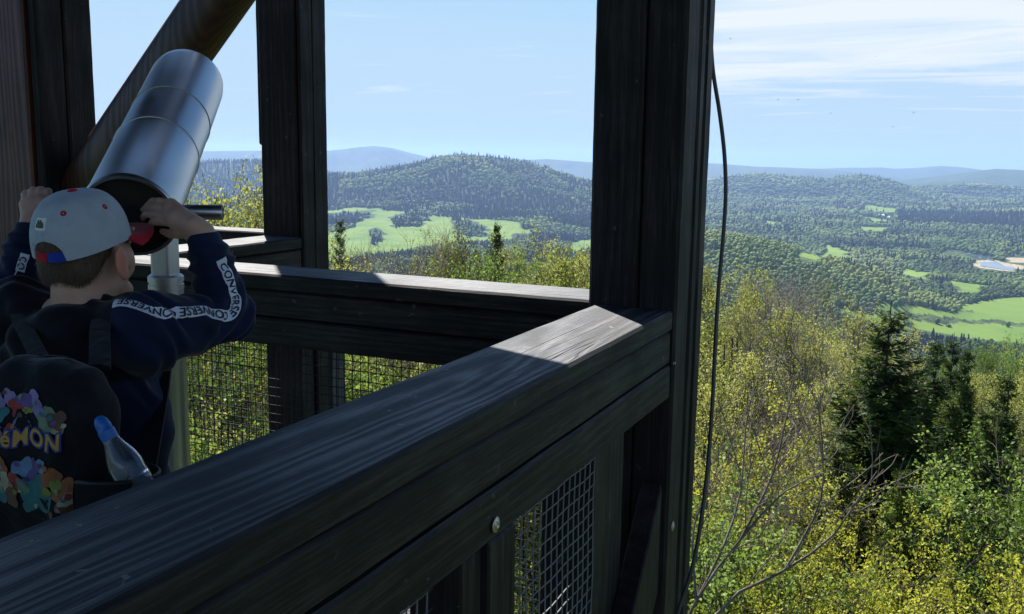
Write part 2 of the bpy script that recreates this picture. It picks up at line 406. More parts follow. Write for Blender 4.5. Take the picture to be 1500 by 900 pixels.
# ------------------------------------------------------------------ terrain shape  #TERRAIN-FN
_rs = np.random.default_rng(5)
_WAVES = []
for _o in range(9):
    for _k in range(5):
        a_ = _rs.uniform(0, 2 * PI); wl = 2600 / 2 ** _o * _rs.uniform(.75, 1.3)
        _WAVES.append((math.cos(a_) * 2 * PI / wl, math.sin(a_) * 2 * PI / wl, _rs.uniform(0, 6.28), _o))
def undul(x, y, o0, o1, gain=.52):
    s = np.zeros_like(x)
    for kx, ky, ph, o in _WAVES:
        if o0 <= o < o1: s += np.sin(x * kx + y * ky + ph + 1.3 * np.sin(y * kx * .7 - x * ky * .6 + ph * 2)) * gain ** (o - o0)
    return s * .45
_BR = np.log([1, 9, 20, 40, 80, 150, 300, 600, 1000, 1500, 2000, 2600, 3500, 5000, 8000, 15000, 45000])
_BZ = np.array([-15, -15.3, -17, -21.5, -33, -52, -92, -158, -222, -272, -300, -322, -338, -338, -330, -330, -420.])
RIDGES = [  # skyline (photo survey), distance, width in front, width behind, foot height
    ([(-300, 250), (60, 228), (288, 222), (380, 221), (482, 221), (515, 217), (547, 214), (575, 217), (600, 224), (640, 233), (700, 250)], 13000, 1500, 2500, -330),
    ([(600, 262), (700, 240), (740, 231), (772, 235), (800, 233), (862, 238), (950, 237), (1037, 239), (1100, 243), (1150, 246), (1200, 248), (1290, 256)], 12000, 1300, 2500, -330),
    ([(1120, 256), (1190, 248), (1250, 246), (1290, 246), (1310, 248), (1340, 247), (1380, 243), (1420, 246), (1445, 250), (1600, 262)], 15000, 1500, 3000, -330),
    ([(1340, 262), (1400, 255), (1430, 251), (1460, 247.5), (1500, 250), (1560, 252), (1700, 262)], 10500, 1100, 1500, -330),
    ([(-300, 250), (100, 240), (285, 237), (380, 236), (430, 243), (480, 254), (520, 264), (580, 285)], 5600, 900, 900, -300),
    ([(430, 272), (482, 260), (547, 252), (600, 243), (640, 232), (680, 228), (720, 232), (747, 236), (773, 240), (813, 252), (864, 268), (930, 285), (1010, 303)], 4500, 780, 1200, -250),
    ([(900, 282), (960, 272), (1033, 266), (1067, 260), (1117, 255), (1167, 260), (1213, 263), (1263, 257), (1300, 264), (1333, 276), (1367, 284), (1420, 300)], 6500, 1000, 1200, -310),
    ([(1250, 285), (1300, 275), (1367, 265), (1417, 264), (1500, 270), (1600, 268)], 7800, 900, 1300, -320),
    ([(1180, 330), (1220, 322), (1300, 312), (1350, 318), (1420, 302), (1500, 296), (1600, 292)], 5600, 550, 700, -330),
    ([(1320, 362), (1345, 336), (1370, 331), (1400, 325), (1450, 318), (1500, 311), (1600, 300)], 4350, 260, 400, -336),
    ([(860, 400), (905, 342), (945, 326), (1000, 326), (1035, 331), (1060, 334), (1100, 341), (1150, 352), (1200, 364), (1250, 378), (1300, 397), (1340, 420)], 1750, 560, 420, -300),
]
_RT = []
for tb, r0, sf, sb, ft in RIDGES:
    ae = np.array([azel(x, y) for x, y in tb]); _RT.append((ae[:, 0], r0 * np.tan(ae[:, 1]) - (10 if r0 < 8000 else 0), r0, sf, sb, ft))
def height(x, y):
    r = np.hypot(x, y) + 1e-6; az = np.arctan2(x, y)
    z = np.interp(np.log(r), _BR, _BZ)
    wm = np.exp(-((az - rad(-28)) / rad(9)) ** 4)
    pl = np.interp(r, [900, 1900, 3300, 4200], [-215, -238, -232, -260])
    z = z + (np.where((r > 900) & (r < 4600), pl, z) - z) * wm * np.clip((r - 900) / 700, 0, 1) * np.clip((4600 - r) / 700, 0, 1)
    amp = np.clip(r / 2500, 0, 1) ** 1.2
    z = z + undul(x, y, 1, 4) * 16 * amp * np.clip(1 - (r - 2300) / 1500 * (np.abs(az) < rad(20)), .25, 1) + undul(x, y, 4, 8) * 3.0 * np.clip(r / 600, 0, 1)
    for a, zs, r0, sf, sb, ft in _RT:
        zc = np.interp(az, a, zs, left=np.nan, right=np.nan)
        lft, rgt = az < a[0], az > a[-1]
        zc = np.where(lft, zs[0] - (a[0] - az) * r0 * .25, np.where(rgt, zs[-1] - (az - a[-1]) * r0 * .25, zc))
        zc = np.maximum(zc, ft)
        rr_ = r + undul(x, y, 1, 3) * r0 * .02
        prof = np.exp(-(np.clip(r0 - rr_, 0, None) / sf) ** 2) * np.exp(-(np.clip(rr_ - r0, 0, None) / sb) ** 2)
        gul = 1 - .12 * np.abs(undul(x, y, 2, 5)) * (1 - prof) * (prof > .02)
        h = ft + (zc - ft) * prof * gul
        z = np.where(h > z - 30, .5 * (h + z + np.sqrt((h - z) ** 2 + 30. ** 2 * np.clip(r / 4000, .1, 1) * np.clip(1 - prof, 0, 1))), z)
    wf = np.exp(-(((x - 75) / 190) ** 2 + ((y - 2650) / 330) ** 2) ** 2)      # the level valley floor round the ponds
    return z + (-251.0 - z) * wf
#TERRAIN-END
# patches of the valley, in metres east / north of the tower
MEADOWS = [
    [(-2110, 2877), (-2082, 3130), (-1797, 2967), (-1670, 2940), (-1587, 2961), (-1474, 2948), (-1246, 2759), (-1181, 2631), (-1154, 2649), (-1134, 2439), (-1173, 2358), (-1174, 2095), (-1187, 1879), (-1272, 1772), (-1303, 1773)],
    [(-984, 2518), (-951, 2649), (-870, 2600), (-863, 2222)],
    [(-122, 1487), (-86, 1521), (-41, 1611), (18, 1690), (44, 1876), (145, 2012), (130, 1772), (77, 1755), (38, 1724), (57, 1660), (9, 1585), (-53, 1527), (-98, 1474)],
    [(-144, 1433), (-110, 1441), (-69, 1473), (-22, 1531), (40, 1572), (119, 1591), (112, 1468), (33, 1463), (-26, 1470), (-77, 1417), (-120, 1417)],
    [(-233, 1621), (-333, 2893), (-255, 2680), (-199, 1613)],
    [(-110, 2371), (-50, 2301), (-54, 2134), (-84, 2228)],
    [(-3, 2168), (39, 2115), (76, 2120), (46, 2009), (7, 1968)],
    [(-447, 5343), (-269, 5143), (-272, 4678), (-415, 4984)],
    [(-483, 4823), (-373, 4500), (-211, 4250), (-178, 3940), (-258, 3809), (-408, 4274)],
    [(-319, 3693), (-231, 3762), (-230, 3521), (-296, 3523)],
    [(-677, 3885), (-605, 3769), (-600, 3544), (-659, 3645)],
]
MEADOWS.append([(-70, 1495), (40, 1690), (148, 2005), (165, 1560), (118, 1490), (20, 1485)])
WOODS = [
    [(-2095, 2856), (-1966, 3015), (-1888, 2883), (-1647, 2455), (-1575, 2247), (-1678, 2287)],
    [(-1778, 2833), (-1761, 2945), (-1659, 2921), (-1579, 2774), (-1441, 2441), (-1501, 2437), (-1605, 2563)],
    [(-1581, 2935), (-1420, 2749), (-1309, 2630), (-1231, 2480), (-1215, 2375), (-1346, 2511)],
    [(-1477, 2265), (-1485, 2332), (-1377, 2189), (-1254, 1937), (-1388, 2119)],
]
WOODS.append([(-70, 1492), (0, 1556), (40, 1600), (126, 1612), (160, 1640), (128, 1655), (45, 1648), (-5, 1598), (-72, 1528)])
MEADOWS[8] = [(.55 * x - 143, .55 * y + 1920) for x, y in MEADOWS[8]]
PONDS = [
    [(58, 2647), (96, 2685), (111, 2583), (129, 2561), (125, 2487), (100, 2504), (57, 2551)],
]
RIVERS = [
    [(-40, 2915), (5, 2932), (42, 2873), (92, 2799), (92, 2697), (60, 2757), (22, 2845), (-12, 2864)],
]
SANDS = [
    [(38, 2572), (53, 2702), (98, 2737), (126, 2656), (151, 2631), (158, 2535), (133, 2544), (125, 2468), (99, 2471), (54, 2507)],
    [(113, 2818), (196, 2837), (187, 2684), (127, 2697)],
]

SKY_DUST = .15; SKY_STR = .05; SKY_LIM = (4.2, 5.4, 6.7); CLOUD_X, CLOUD_Y = 1.7, .4; CLOUD_RGB = (6.4, 6.75, 7.1); SUN_STR = 5.0
HAZE_D = 6.4e-5; HAZE_RGB = (.34, .52, .88, 1); EXPOSURE = 1.5
def inside(poly, x, y):
    c = np.zeros(x.shape, bool); n = len(poly)
    for i in range(n):
        (x1, y1), (x2, y2) = poly[i], poly[(i + 1) % n]
        if y1 == y2: continue
        k = ((y1 > y) != (y2 > y)) & (x < (x2 - x1) * (y - y1) / (y2 - y1) + x1); c ^= k
    return c
def zone(polys, x, y, jit=0.):
    if jit: x, y = x + undul(x, y, 4, 8) * jit, y + undul(y, x, 4, 8) * jit
    c = np.zeros(x.shape, bool)
    for p in polys: c |= inside(p, x, y)
    return c
def open_land(x, y): return zone(MEADOWS, x, y, 7) & ~zone(WOODS, x, y, 12)
def spruce_share(x, y):
    """how coniferous the wood is, 0..1"""
    r = np.hypot(x, y); az = np.degrees(np.arctan2(x, y))
    n = undul(x, y, 3, 6)
    s = np.where(az > -20, np.clip(.05 + n * .5, 0, .6), np.clip(.25 + n * .8, 0, 1))
    s = np.where((r > 3150) & (r < 3880) & (np.abs(az + 24) < 9), np.clip(.92 + n * .5 - .5 * (az < -29), 0, 1), s)   # dark foot of the big hill
    s = np.where((r > 3880) & (r < 5200) & (np.abs(az + 27) < 10), np.clip(.12 + n * .6, 0, 1), s)
    s = np.where((az < -35) & (r > 3000), np.clip(.85 + n * .3, 0, 1), s)
    s = np.where((r > 3950) & (r < 4900) & (az > -3.0), np.clip(.97 + n * .2, 0, 1), s)             # spruce ridge on the right
    s = np.where((r > 1100) & (r < 2500) & (az > -17) & (az < -1), np.clip(-.02 + n * .2, 0, .2), s)
    s = np.where((r > 600) & (r < 1400) & (az > -5), np.clip(.35 + n * .8, 0, 1), s)
    return s

# ------------------------------------------------------------------ terrain sheet
rr1 = np.concatenate([[2.], np.geomspace(4, 1300, 150), np.linspace(1306, 5600, 400)[0:], np.geomspace(5650, 23500, 80)])
azs = np.radians(np.concatenate([np.arange(-180, -64, 4), np.arange(-64, 14, .11), np.arange(14, 180, 4)]))
A_, R_ = np.meshgrid(azs, rr1)
tx, ty = (R_ * np.sin(A_)).ravel(), (R_ * np.cos(A_)).ravel()
tz = height(tx, ty)
na, nr = len(azs), len(rr1)
i = np.arange(nr - 1)[:, None] * na; j = np.arange(na)[None]; j2 = (j + 1) % na
q = np.stack([i + j, i + na + j, i + na + j2, i + j2], -1).reshape(-1, 4)
me = mesh_np('terrain', np.stack([tx, ty, tz], 1), [q[:, ::-1], [np.arange(na)]], True)
def fattr(me, nm, val):
    a = me.attributes.new(nm, 'FLOAT', 'POINT'); a.data.foreach_set('value', np.asarray(val, np.float32))
fattr(me, 'meadow', open_land(tx, ty)); fattr(me, 'sand', zone(SANDS, tx, ty, 4)); fattr(me, 'spruce', spruce_share(tx, ty))
t = NT('woodland and meadow ground'); p = t('BsdfPrincipled', ins={'Roughness': .9, 'Specular IOR Level': .1})
tc = t('TexCoord'); at = lambda n_: t('Attribute', attribute_name=n_).outputs['Fac']
n1 = t('TexNoise', ins={'Vector': tc.outputs['Object'], 'Scale': .05, 'Detail': 4.}); n2 = t('TexNoise', ins={'Vector': tc.outputs['Object'], 'Scale': .006, 'Detail': 3.})
n3 = t('TexVoronoi', ins={'Vector': tc.outputs['Object'], 'Scale': .085})
wood_c = t.mix(t.ramp(n1.outputs[0], [(.38, 0.), (.62, 1.)]), (.016, .030, .010), (.050, .082, .020))
wood_c = t.mix(t.mathn('MULTIPLY', at('spruce'), .8), wood_c, (.012, .026, .012))
grass = t.mix(t.ramp(n2.outputs[0], [(.35, 0.), (.65, 1.)]), (.072, .132, .016), (.118, .180, .026))
grass = t.mix(t.ramp(n1.outputs[0], [(.62, 0.), (.75, .45)]), grass, (.12, .13, .045))
c = t.mix(at('meadow'), wood_c, grass); c = t.mix(at('sand'), c, (.26, .22, .155))
t.l(c, p.inputs['Base Color'])
bh = t.mathn('MULTIPLY', n3.outputs['Distance'], t.mathn('SUBTRACT', 1., at('meadow')))
b = t('Bump', ins={'Strength': 1., 'Distance': 5., 'Height': bh, }); b.invert = True; t.l(b.outputs[0], p.inputs['Normal']); t.l(p.outputs[0], t.out.inputs[0])
M['ground'] = t.mat
tag(link('terrain', me, t.mat), 'wooded hills and green meadows falling away to a wide valley', None, None, 'structure')

# water
t = NT('still water'); p = t('BsdfPrincipled', ins={'Base Color': (.05, .09, .12, 1), 'Roughness': .08, 'IOR': 1.33})
tc = t('TexCoord'); nz = t('TexNoise', ins={'Vector': tc.outputs['Object'], 'Scale': .8}); b = t('Bump', ins={'Strength': .06, 'Distance': .1, 'Height': nz.outputs[0]})
t.l(b.outputs[0], p.inputs['Normal']); t.l(p.outputs[0], t.out.inputs[0]); M['water'] = t.mat
for nm, polys, lab in (('pond', PONDS, 'pale blue pond with sandy banks in the valley'), ('river', RIVERS, 'pale strip of river water above the pond')):
    for pl in polys:
        P = spline(pl + [pl[0]], 60)[:-1] if False else np.array(pl, float)
        zz = -251.0 + .9
        tag(link(nm, mesh_np(nm, np.column_stack([P, np.full(len(P), zz)]), [[np.arange(len(P))]]), M['water']), lab, None, None, 'structure')

# ------------------------------------------------------------------ distant woods (uncountable: one object each)
def crown_blob(seed, spruce=False, n=2):
    bm = bmesh.new(); rs = np.random.default_rng(seed)
    if not spruce:
        bmesh.ops.create_icosphere(bm, subdivisions=n, radius=1)
        o = Vector(rs.uniform(0, 50, 3))
        for v in bm.verts:
            d = v.co.normalized(); k = 1 + .45 * mnoise.noise(d * 1.9 + o) + .3 * mnoise.noise(d * 4.5 + o)
            v.co = Vector((d.x * .5 * k, d.y * .5 * k, .12 + .44 * (d.z * k + 1) ))
    else:
        k0 = 5
        for k in range(k0):
            z0 = .06 + k * .18; z1 = z0 + .34; r0 = .24 * (1 - k / (k0 + .6))
            n_ = 9; ring = []
            for s in range(n_):
                a = s * 2 * PI / n_ + k; rr = r0 * (1 + .35 * rs.uniform(-1, 1)); ring.append(bm.verts.new((rr * math.cos(a), rr * math.sin(a), z0 + rs.uniform(-.03, .03))))
            tp = bm.verts.new((0, 0, min(z1, 1.0)))
            for s in range(n_): bm.faces.new((ring[s], ring[(s + 1) % n_], tp))
    me = bpy.data.meshes.new('spruce_crown' if spruce else 'broadleaf_crown'); bm.to_mesh(me); bm.free()
    if not spruce: me.polygons.foreach_set('use_smooth', np.ones(len(me.polygons), bool))
    return me
def leafy_blob(seed):
    """a nearer crown of leaf clumps"""
    rs = np.random.default_rng(seed); n = 700
    cl = rs.normal(0, 1, (16, 3)); cl /= np.linalg.norm(cl, axis=1)[:, None]; cl *= rs.uniform(.12, .36, (16, 1)); cl[:, 2] *= 1.1
    c = cl[rs.integers(0, 16, n)] + rs.normal(0, .085, (n, 3)); c[:, 2] += .6
    a = rs.normal(0, 1, (n, 3)); a /= np.linalg.norm(a, axis=1)[:, None]; b = np.cross(a, rs.normal(0, 1, (n, 3))); b /= np.linalg.norm(b, axis=1)[:, None]
    s = rs.uniform(.03, .06, (n, 1))
    v = np.stack([c - a * s, c + b * s * .7, c + a * s, c - b * s * .7], 1).reshape(-1, 3)
    return mesh_np('leafy_crown', v, [np.arange(n * 4).reshape(-1, 4)])
def forestmat(name, stops, trans):
    t = NT(name); tn = t('Attribute', attribute_type='INSTANCER', attribute_name='tint').outputs['Fac']
    col = t.ramp(tn, stops); geo = t('NewGeometry')
    p = t('BsdfPrincipled', ins={'Base Color': col, 'Roughness': .7, 'Specular IOR Level': .15})
    tr = t('BsdfTranslucent', ins={'Color': col}); mx = t('MixShader', ins={0: trans, 1: p.outputs[0], 2: tr.outputs[0]})
    tc = t('TexCoord'); nz = t('TexNoise', ins={'Vector': tc.outputs['Object'], 'Scale': 5., 'Detail': 3.})
    b = t('Bump', ins={'Strength': .8, 'Distance': .25, 'Height': nz.outputs[0]}); t.l(b.outputs[0], p.inputs['Normal'])
    t.l(mx.outputs[0], t.out.inputs[0]); return t.mat
M['far_leaf'] = forestmat('distant broadleaf crowns', [(0., (.055, .100, .020)), (.35, (.105, .180, .036)), (.7, (.17, .245, .052)), (1., (.27, .32, .085))], .5)
M['far_spruce'] = forestmat('distant spruces', [(0., (.010, .020, .012)), (1., (.026, .046, .018))], .05)
def scatter(name, label, pts, size, tint, protos, mat):
    """one stuff object: a point cloud of crowns instanced on the slope"""
    n = len(pts); me = bpy.data.meshes.new(name); me.vertices.add(n); me.vertices.foreach_set('co', np.asarray(pts, np.float32).ravel())
    a = me.attributes.new('size', 'FLOAT_VECTOR', 'POINT'); a.data.foreach_set('vector', np.asarray(size, np.float32).ravel())
    a = me.attributes.new('turn', 'FLOAT_VECTOR', 'POINT'); tv = np.zeros((n, 3), np.float32); tv[:, 2] = RNG.uniform(0, 6.28, n); a.data.foreach_set('vector', tv.ravel())
    fattr(me, 'tint', tint)
    a = me.attributes.new('pick', 'INT', 'POINT'); a.data.foreach_set('value', RNG.integers(0, len(protos), n).astype(np.int32))
    o = bpy.data.objects.new(name, me); COL.objects.link(o)
    pc = bpy.data.collections.new(name + ' crowns')
    for pm in protos:
        pm.materials.append(mat); pc.objects.link(bpy.data.objects.new(pm.name, pm))
    g = bpy.data.node_groups.new(name, 'GeometryNodeTree')
    g.interface.new_socket('Geometry', in_out='INPUT', socket_type='NodeSocketGeometry'); g.interface.new_socket('Geometry', in_out='OUTPUT', socket_type='NodeSocketGeometry')
    N = g.nodes.new; gi, go = N('NodeGroupInput'), N('NodeGroupOutput'); ip = N('GeometryNodeInstanceOnPoints'); ci = N('GeometryNodeCollectionInfo')
    ci.inputs['Collection'].default_value = pc; ci.inputs['Separate Children'].default_value = True; ci.inputs['Reset Children'].default_value = True
    def na_(nm, ty): nd = N('GeometryNodeInputNamedAttribute'); nd.data_type = ty; nd.inputs[0].default_value = nm; return nd.outputs['Attribute']
    L = g.links.new; L(gi.outputs[0], ip.inputs['Points']); L(ci.outputs[0], ip.inputs['Instance']); ip.inputs['Pick Instance'].default_value = True
    L(na_('pick', 'INT'), ip.inputs['Instance Index']); L(na_('size', 'FLOAT_VECTOR'), ip.inputs['Scale']); L(na_('turn', 'FLOAT_VECTOR'), ip.inputs['Rotation'])
    L(ip.outputs[0], go.inputs[0])
    md = o.modifiers.new('crowns', 'NODES'); md.node_group = g
    return tag(o, label, 'forest', None, 'stuff')
def sow():
    """tree positions: real spacing near by, thinned with distance beyond 2.3 km"""
    az0, az1 = rad(-58), rad(9)
    out = []
    r = 92.
    while r < 7600:
        s = 6.6 if r < 1100 else 5.7 if r < 1900 else max(6.2, r * .0033)
        n = int((az1 - az0) * r / s)
        a = az0 + (np.arange(n) + RNG.uniform(0, 1, n)) * (az1 - az0) / n
        rr_ = r + RNG.uniform(-.5, .5, n) * s * 1.1
        out.append(np.column_stack([rr_ * np.sin(a), rr_ * np.cos(a), np.full(n, s)]))
        r += s * (.95 if r < 1500 else 1.5 if r < 3000 else 2.4)
    return np.concatenate(out)
tp = sow()
x, y, s = tp.T; r = np.hypot(x, y)
op = open_land(x, y) | zone(SANDS, x, y) | zone(PONDS, x, y) | zone(RIVERS, x, y, 3)
lone = op & (undul(x, y, 5, 8) > .6) & (RNG.uniform(0, 1, len(x)) < .22) & ~zone(SANDS + PONDS + RIVERS, x, y, 0)
keep = ~op | lone
for k_ in (1.012, 1.025, 1.04, 1.055): keep &= ~zone(SANDS + PONDS + RIVERS, x * k_, y * k_, 0)
for k_ in (1.012, 1.024, 1.036): keep &= ~(open_land(x * k_, y * k_) & (r > 1200) & (RNG.uniform(0, 1, len(x)) < .93))
keep &= ~((undul(x, y, 3, 7) > .75) & (r > 1200) & (np.degrees(np.arctan2(x, y)) > -18) & (r < 3300) & (RNG.uniform(0, 1, len(x)) < .8))
# drop what the ground itself hides (with room to spare for a step to the side)
bins = ((np.arctan2(x, y) + PI) / rad(.25)).astype(int); elev = np.arctan2(height(x, y), r)
order = np.lexsort((r, bins)); vis = np.zeros(len(x), bool); cur, mx_ = -1, -9
for k in order:
    if bins[k] != cur: cur, mx_ = bins[k], -9
    if elev[k] > mx_ - .010 - 14 / r[k]: vis[k] = True
    if r[k] > 600: mx_ = max(mx_, elev[k])
keep &= vis
x, y, s, r = x[keep], y[keep], s[keep], r[keep]
z = height(x, y)
con = (RNG.uniform(0, 1, len(x)) < spruce_share(x, y)) & (r > 330)
hgt = np.where(con, RNG.uniform(.85, 1.5, len(x)), RNG.uniform(.75, 1.35, len(x))) * np.clip(s, 7.2, 14) * np.where(con, 1.75, 1.15)
bush = RNG.uniform(0, 1, len(x)) < .25; hgt *= np.where(bush & (r < 3500) & ~con, .6, 1)
wid = np.where(con, hgt * .85, s * RNG.uniform(.95, 1.5, len(x)))
size = np.column_stack([wid, wid, hgt])
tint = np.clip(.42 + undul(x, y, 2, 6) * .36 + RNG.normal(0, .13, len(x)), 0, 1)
azd = np.degrees(np.arctan2(x, y)); tint = np.clip(tint + .38 * ((r > 1100) & (r < 2500) & (azd > -18) & (azd < -2)), 0, 1)      # crown colour raised on the near spur to offset its backlit shade
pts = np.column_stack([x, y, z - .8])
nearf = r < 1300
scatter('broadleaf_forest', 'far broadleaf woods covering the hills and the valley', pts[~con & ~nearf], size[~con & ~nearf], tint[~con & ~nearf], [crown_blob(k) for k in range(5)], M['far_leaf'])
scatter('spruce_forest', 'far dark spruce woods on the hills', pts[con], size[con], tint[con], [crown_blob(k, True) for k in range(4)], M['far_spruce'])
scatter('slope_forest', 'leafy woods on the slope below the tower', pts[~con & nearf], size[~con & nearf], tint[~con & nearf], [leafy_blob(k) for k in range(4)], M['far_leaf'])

# ------------------------------------------------------------------ sky, sun, air
w = bpy.data.worlds.new('World'); SC.world = w; w.use_nodes = True
t = NT('w', w.node_tree)
sky = t('TexSky', sky_type='NISHITA', sun_disc=False, sun_elevation=rad(SUN_EL), sun_rotation=math.atan2(sun_h[0], sun_h[1]), altitude=700., air_density=1.0, dust_density=SKY_DUST, ozone_density=1.6)
tc = t('TexCoord'); sp = t('SeparateXYZ', ins={0: tc.outputs['Generated']})
den = t.mathn('ADD', t.mathn('MAXIMUM', sp.outputs[2], 0.), .045)
cx, cy_ = t.mathn('DIVIDE', sp.outputs[0], den), t.mathn('DIVIDE', sp.outputs[1], den)
pv = t('CombineXYZ', ins={0: cx, 1: cy_, 2: 0.})
mp = t('Mapping', ins={'Vector': pv.outputs[0], 'Rotation': (0, 0, rad(31)), 'Scale': (.62, 1.55, 1.), 'Location': (CLOUD_X, CLOUD_Y, 0)})
cn = t('TexNoise', ins={'Vector': mp.outputs[0], 'Scale': .85, 'Detail': 9., 'Roughness': .62, 'Distortion': .9})
mp2 = t('Mapping', ins={'Vector': pv.outputs[0], 'Scale': (.16, .16, 1.), 'Location': (4.2, 1.3, 0)})
az_n = t.mathn('ARCTAN2', sp.outputs[0], sp.outputs[1]); el_n = t.mathn('ARCSINE', sp.outputs[2])
def smooth(v, a, b): nd = t('MapRange', interpolation_type='SMOOTHSTEP', ins={0: v, 1: a, 2: b}); return nd.outputs[0]
# a bank of cirrus stands to the right (east) between about 4 and 14 degrees up; thin streaks elsewhere
bank = t.mathn('MULTIPLY', t.mathn('MULTIPLY', smooth(az_n, rad(-21), rad(-11)), smooth(el_n, rad(2.6), rad(5.2))), smooth(el_n, rad(19), rad(9.5)))
cov = t.mathn('ADD', t.mathn('MULTIPLY', bank, .33), -.02)
cl = t.ramp(t.mathn('ADD', cn.outputs[0], cov), [(.565, 0.), (.70, .55), (.86, .95)])
cl = t.mathn('MULTIPLY', cl, smooth(el_n, rad(.4), rad(2.2)))
cl = t.mathn('MULTIPLY', cl, .92)
s3 = t('SeparateColor', ins={0: sky.outputs[0]})
def smin(v, lim, k): nd = t('Math', operation='SMOOTH_MIN', ins={0: v, 1: lim, 2: k}); return nd.outputs[0]
skt = t('CombineColor', ins={0: smin(s3.outputs[0], SKY_LIM[0], 3.), 1: smin(s3.outputs[1], SKY_LIM[1], 3.), 2: smin(s3.outputs[2], SKY_LIM[2], 3.)})     # soft cap on the sky's brightness near the horizon
hs = t('HueSaturation', ins={'Saturation': 1.18, 'Color': skt.outputs[0]})
skc = t.mix(cl, hs.outputs[0], CLOUD_RGB)
bg = t('Background', ins={'Color': skc, 'Strength': SKY_STR}); ow = t.n.new('ShaderNodeOutputWorld'); t.l(bg.outputs[0], ow.inputs[0])
ld = bpy.data.lights.new('sun', 'SUN'); ld.energy = SUN_STR; ld.angle = rad(.53); ld.color = (1., .95, .87)
so = bpy.data.objects.new('sun', ld); COL.objects.link(so)
sd = Vector((sun_h[0] * math.cos(rad(SUN_EL)), sun_h[1] * math.cos(rad(SUN_EL)), math.sin(rad(SUN_EL))))
so.rotation_euler = (-sd).to_track_quat('-Z', 'Y').to_euler(); so.location = sd * 60
t = NT('summer haze'); t.n.clear(); out = t.n.new('ShaderNodeOutputMaterial')
pv = t('VolumePrincipled', ins={'Color': HAZE_RGB, 'Density': HAZE_D, 'Anisotropy': .25}); t.l(pv.outputs[0], out.inputs['Volume'])
bm = bmesh.new(); add_box(bm, (-23900, -23900, -470), (23900, 23900, 112), 0)
hz = bm_obj('haze', bm, t.mat); tag(hz, 'pale blue haze filling the valley air', None, None, 'stuff')

vs = SC.view_settings; SC.display_settings.display_device = 'sRGB'
vs.view_transform = 'Standard'; vs.look = 'None'; vs.gamma = 1; vs.exposure = EXPOSURE; vs.use_curve_mapping = False
cy = SC.cycles
cy.max_bounces = 6; cy.diffuse_bounces = 3; cy.glossy_bounces = 3; cy.transmission_bounces = 5; cy.volume_bounces = 0; cy.transparent_max_bounces = 8
cy.sample_clamp_indirect = 6; cy.caustics_reflective = False; cy.caustics_refractive = False
cy.use_denoising = True
try: cy.denoiser = 'OPENIMAGEDENOISE'
except Exception: pass

# ------------------------------------------------------------------ near trees
def tube_batch(P, R, sides):
    """P (B,n,3), R (B,n)"""
    B, n, _ = P.shape
    t = np.gradient(P, axis=1); t /= np.linalg.norm(t, axis=2, keepdims=True) + 1e-9
    ref = np.where(np.abs(t[:, :1, 2:3]) > .92, np.array([1., 0, 0]), np.array([0, 0, 1.]))
    a = ref - t * (t * ref).sum(2, keepdims=True); a /= np.linalg.norm(a, axis=2, keepdims=True) + 1e-9
    b = np.cross(t, a); an = np.arange(sides) * 2 * PI / sides
    ring = P[:, :, None] + R[:, :, None, None] * (np.cos(an)[None, None, :, None] * a[:, :, None] + np.sin(an)[None, None, :, None] * b[:, :, None])
    i = np.arange(n - 1)[:, None] * sides; j = np.arange(sides)[None]; j2 = (j + 1) % sides
    q = np.stack([i + j, i + j2, i + sides + j2, i + sides + j], -1).reshape(-1, 4)
    return ring.reshape(-1, 3), (q[None] + (np.arange(B) * n * sides)[:, None, None]).reshape(-1, 4)
def along(P, t):
    """points and tangents at fraction t (B,k) of paths P (B,n,3)"""
    n = P.shape[1]; u = t * (n - 1); i = np.clip(u.astype(int), 0, n - 2); f = (u - i)[..., None]
    bi = np.arange(len(P))[:, None]
    a, b = P[bi, i], P[bi, i + 1]; d = b - a; d /= np.linalg.norm(d, axis=2, keepdims=True) + 1e-9
    return a + (b - a) * f, d
def grow(rs, P, R, k, t0, t1, length, spread, npts, up=.0, wob=.12, rfac=.55, tip=.25):
    """k children on every path; length (B,k) or scalar; spread = angle off the parent (rad)"""
    B = len(P); t = t0 + (t1 - t0) * (np.arange(k)[None] + rs.uniform(0, 1, (B, k))) / k
    p, d = along(P, t)
    rn = rs.normal(0, 1, (B, k, 3)); rn -= d * (rn * d).sum(2, keepdims=True); rn /= np.linalg.norm(rn, axis=2, keepdims=True) + 1e-9
    sp = spread * rs.uniform(.7, 1.25, (B, k, 1))
    v = d * np.cos(sp) + rn * np.sin(sp)
    L = np.broadcast_to(length(t) if callable(length) else length, (B, k)) * rs.uniform(.65, 1.2, (B, k))
    pr = np.take_along_axis(R, np.clip((t * (R.shape[1] - 1)).astype(int), 0, R.shape[1] - 1), 1)
    r0 = pr * rfac
    p, v, L, r0 = p.reshape(-1, 3), v.reshape(-1, 3), L.ravel(), r0.ravel()
    out = np.zeros((len(p), npts, 3)); out[:, 0] = p
    for s in range(1, npts):
        v = v + rs.normal(0, wob, v.shape); v[:, 2] += up; v /= np.linalg.norm(v, axis=1, keepdims=True)
        out[:, s] = out[:, s - 1] + v * (L / (npts - 1))[:, None]
    rad_ = r0[:, None] * np.linspace(1, tip, npts)[None]
    return out, rad_
def leaf_quads(rs, c, size, asp=.7, flat=0., dirs=None):
    n = len(c); a = rs.normal(0, 1, (n, 3)); a[:, 2] *= (1 - flat)
    if dirs is not None: a = dirs + a * .5
    a /= np.linalg.norm(a, axis=1)[:, None]; b = np.cross(a, rs.normal(0, 1, (n, 3))); b /= np.linalg.norm(b, axis=1)[:, None]
    s = size * rs.uniform(.6, 1.3, (n, 1)); nn = np.cross(a, b) * s * .18
    v = np.stack([c - a * s, c + b * s * asp + nn, c + a * s, c - b * s * asp + nn], 1).reshape(-1, 3)
    return v, np.arange(n * 4).reshape(-1, 4)
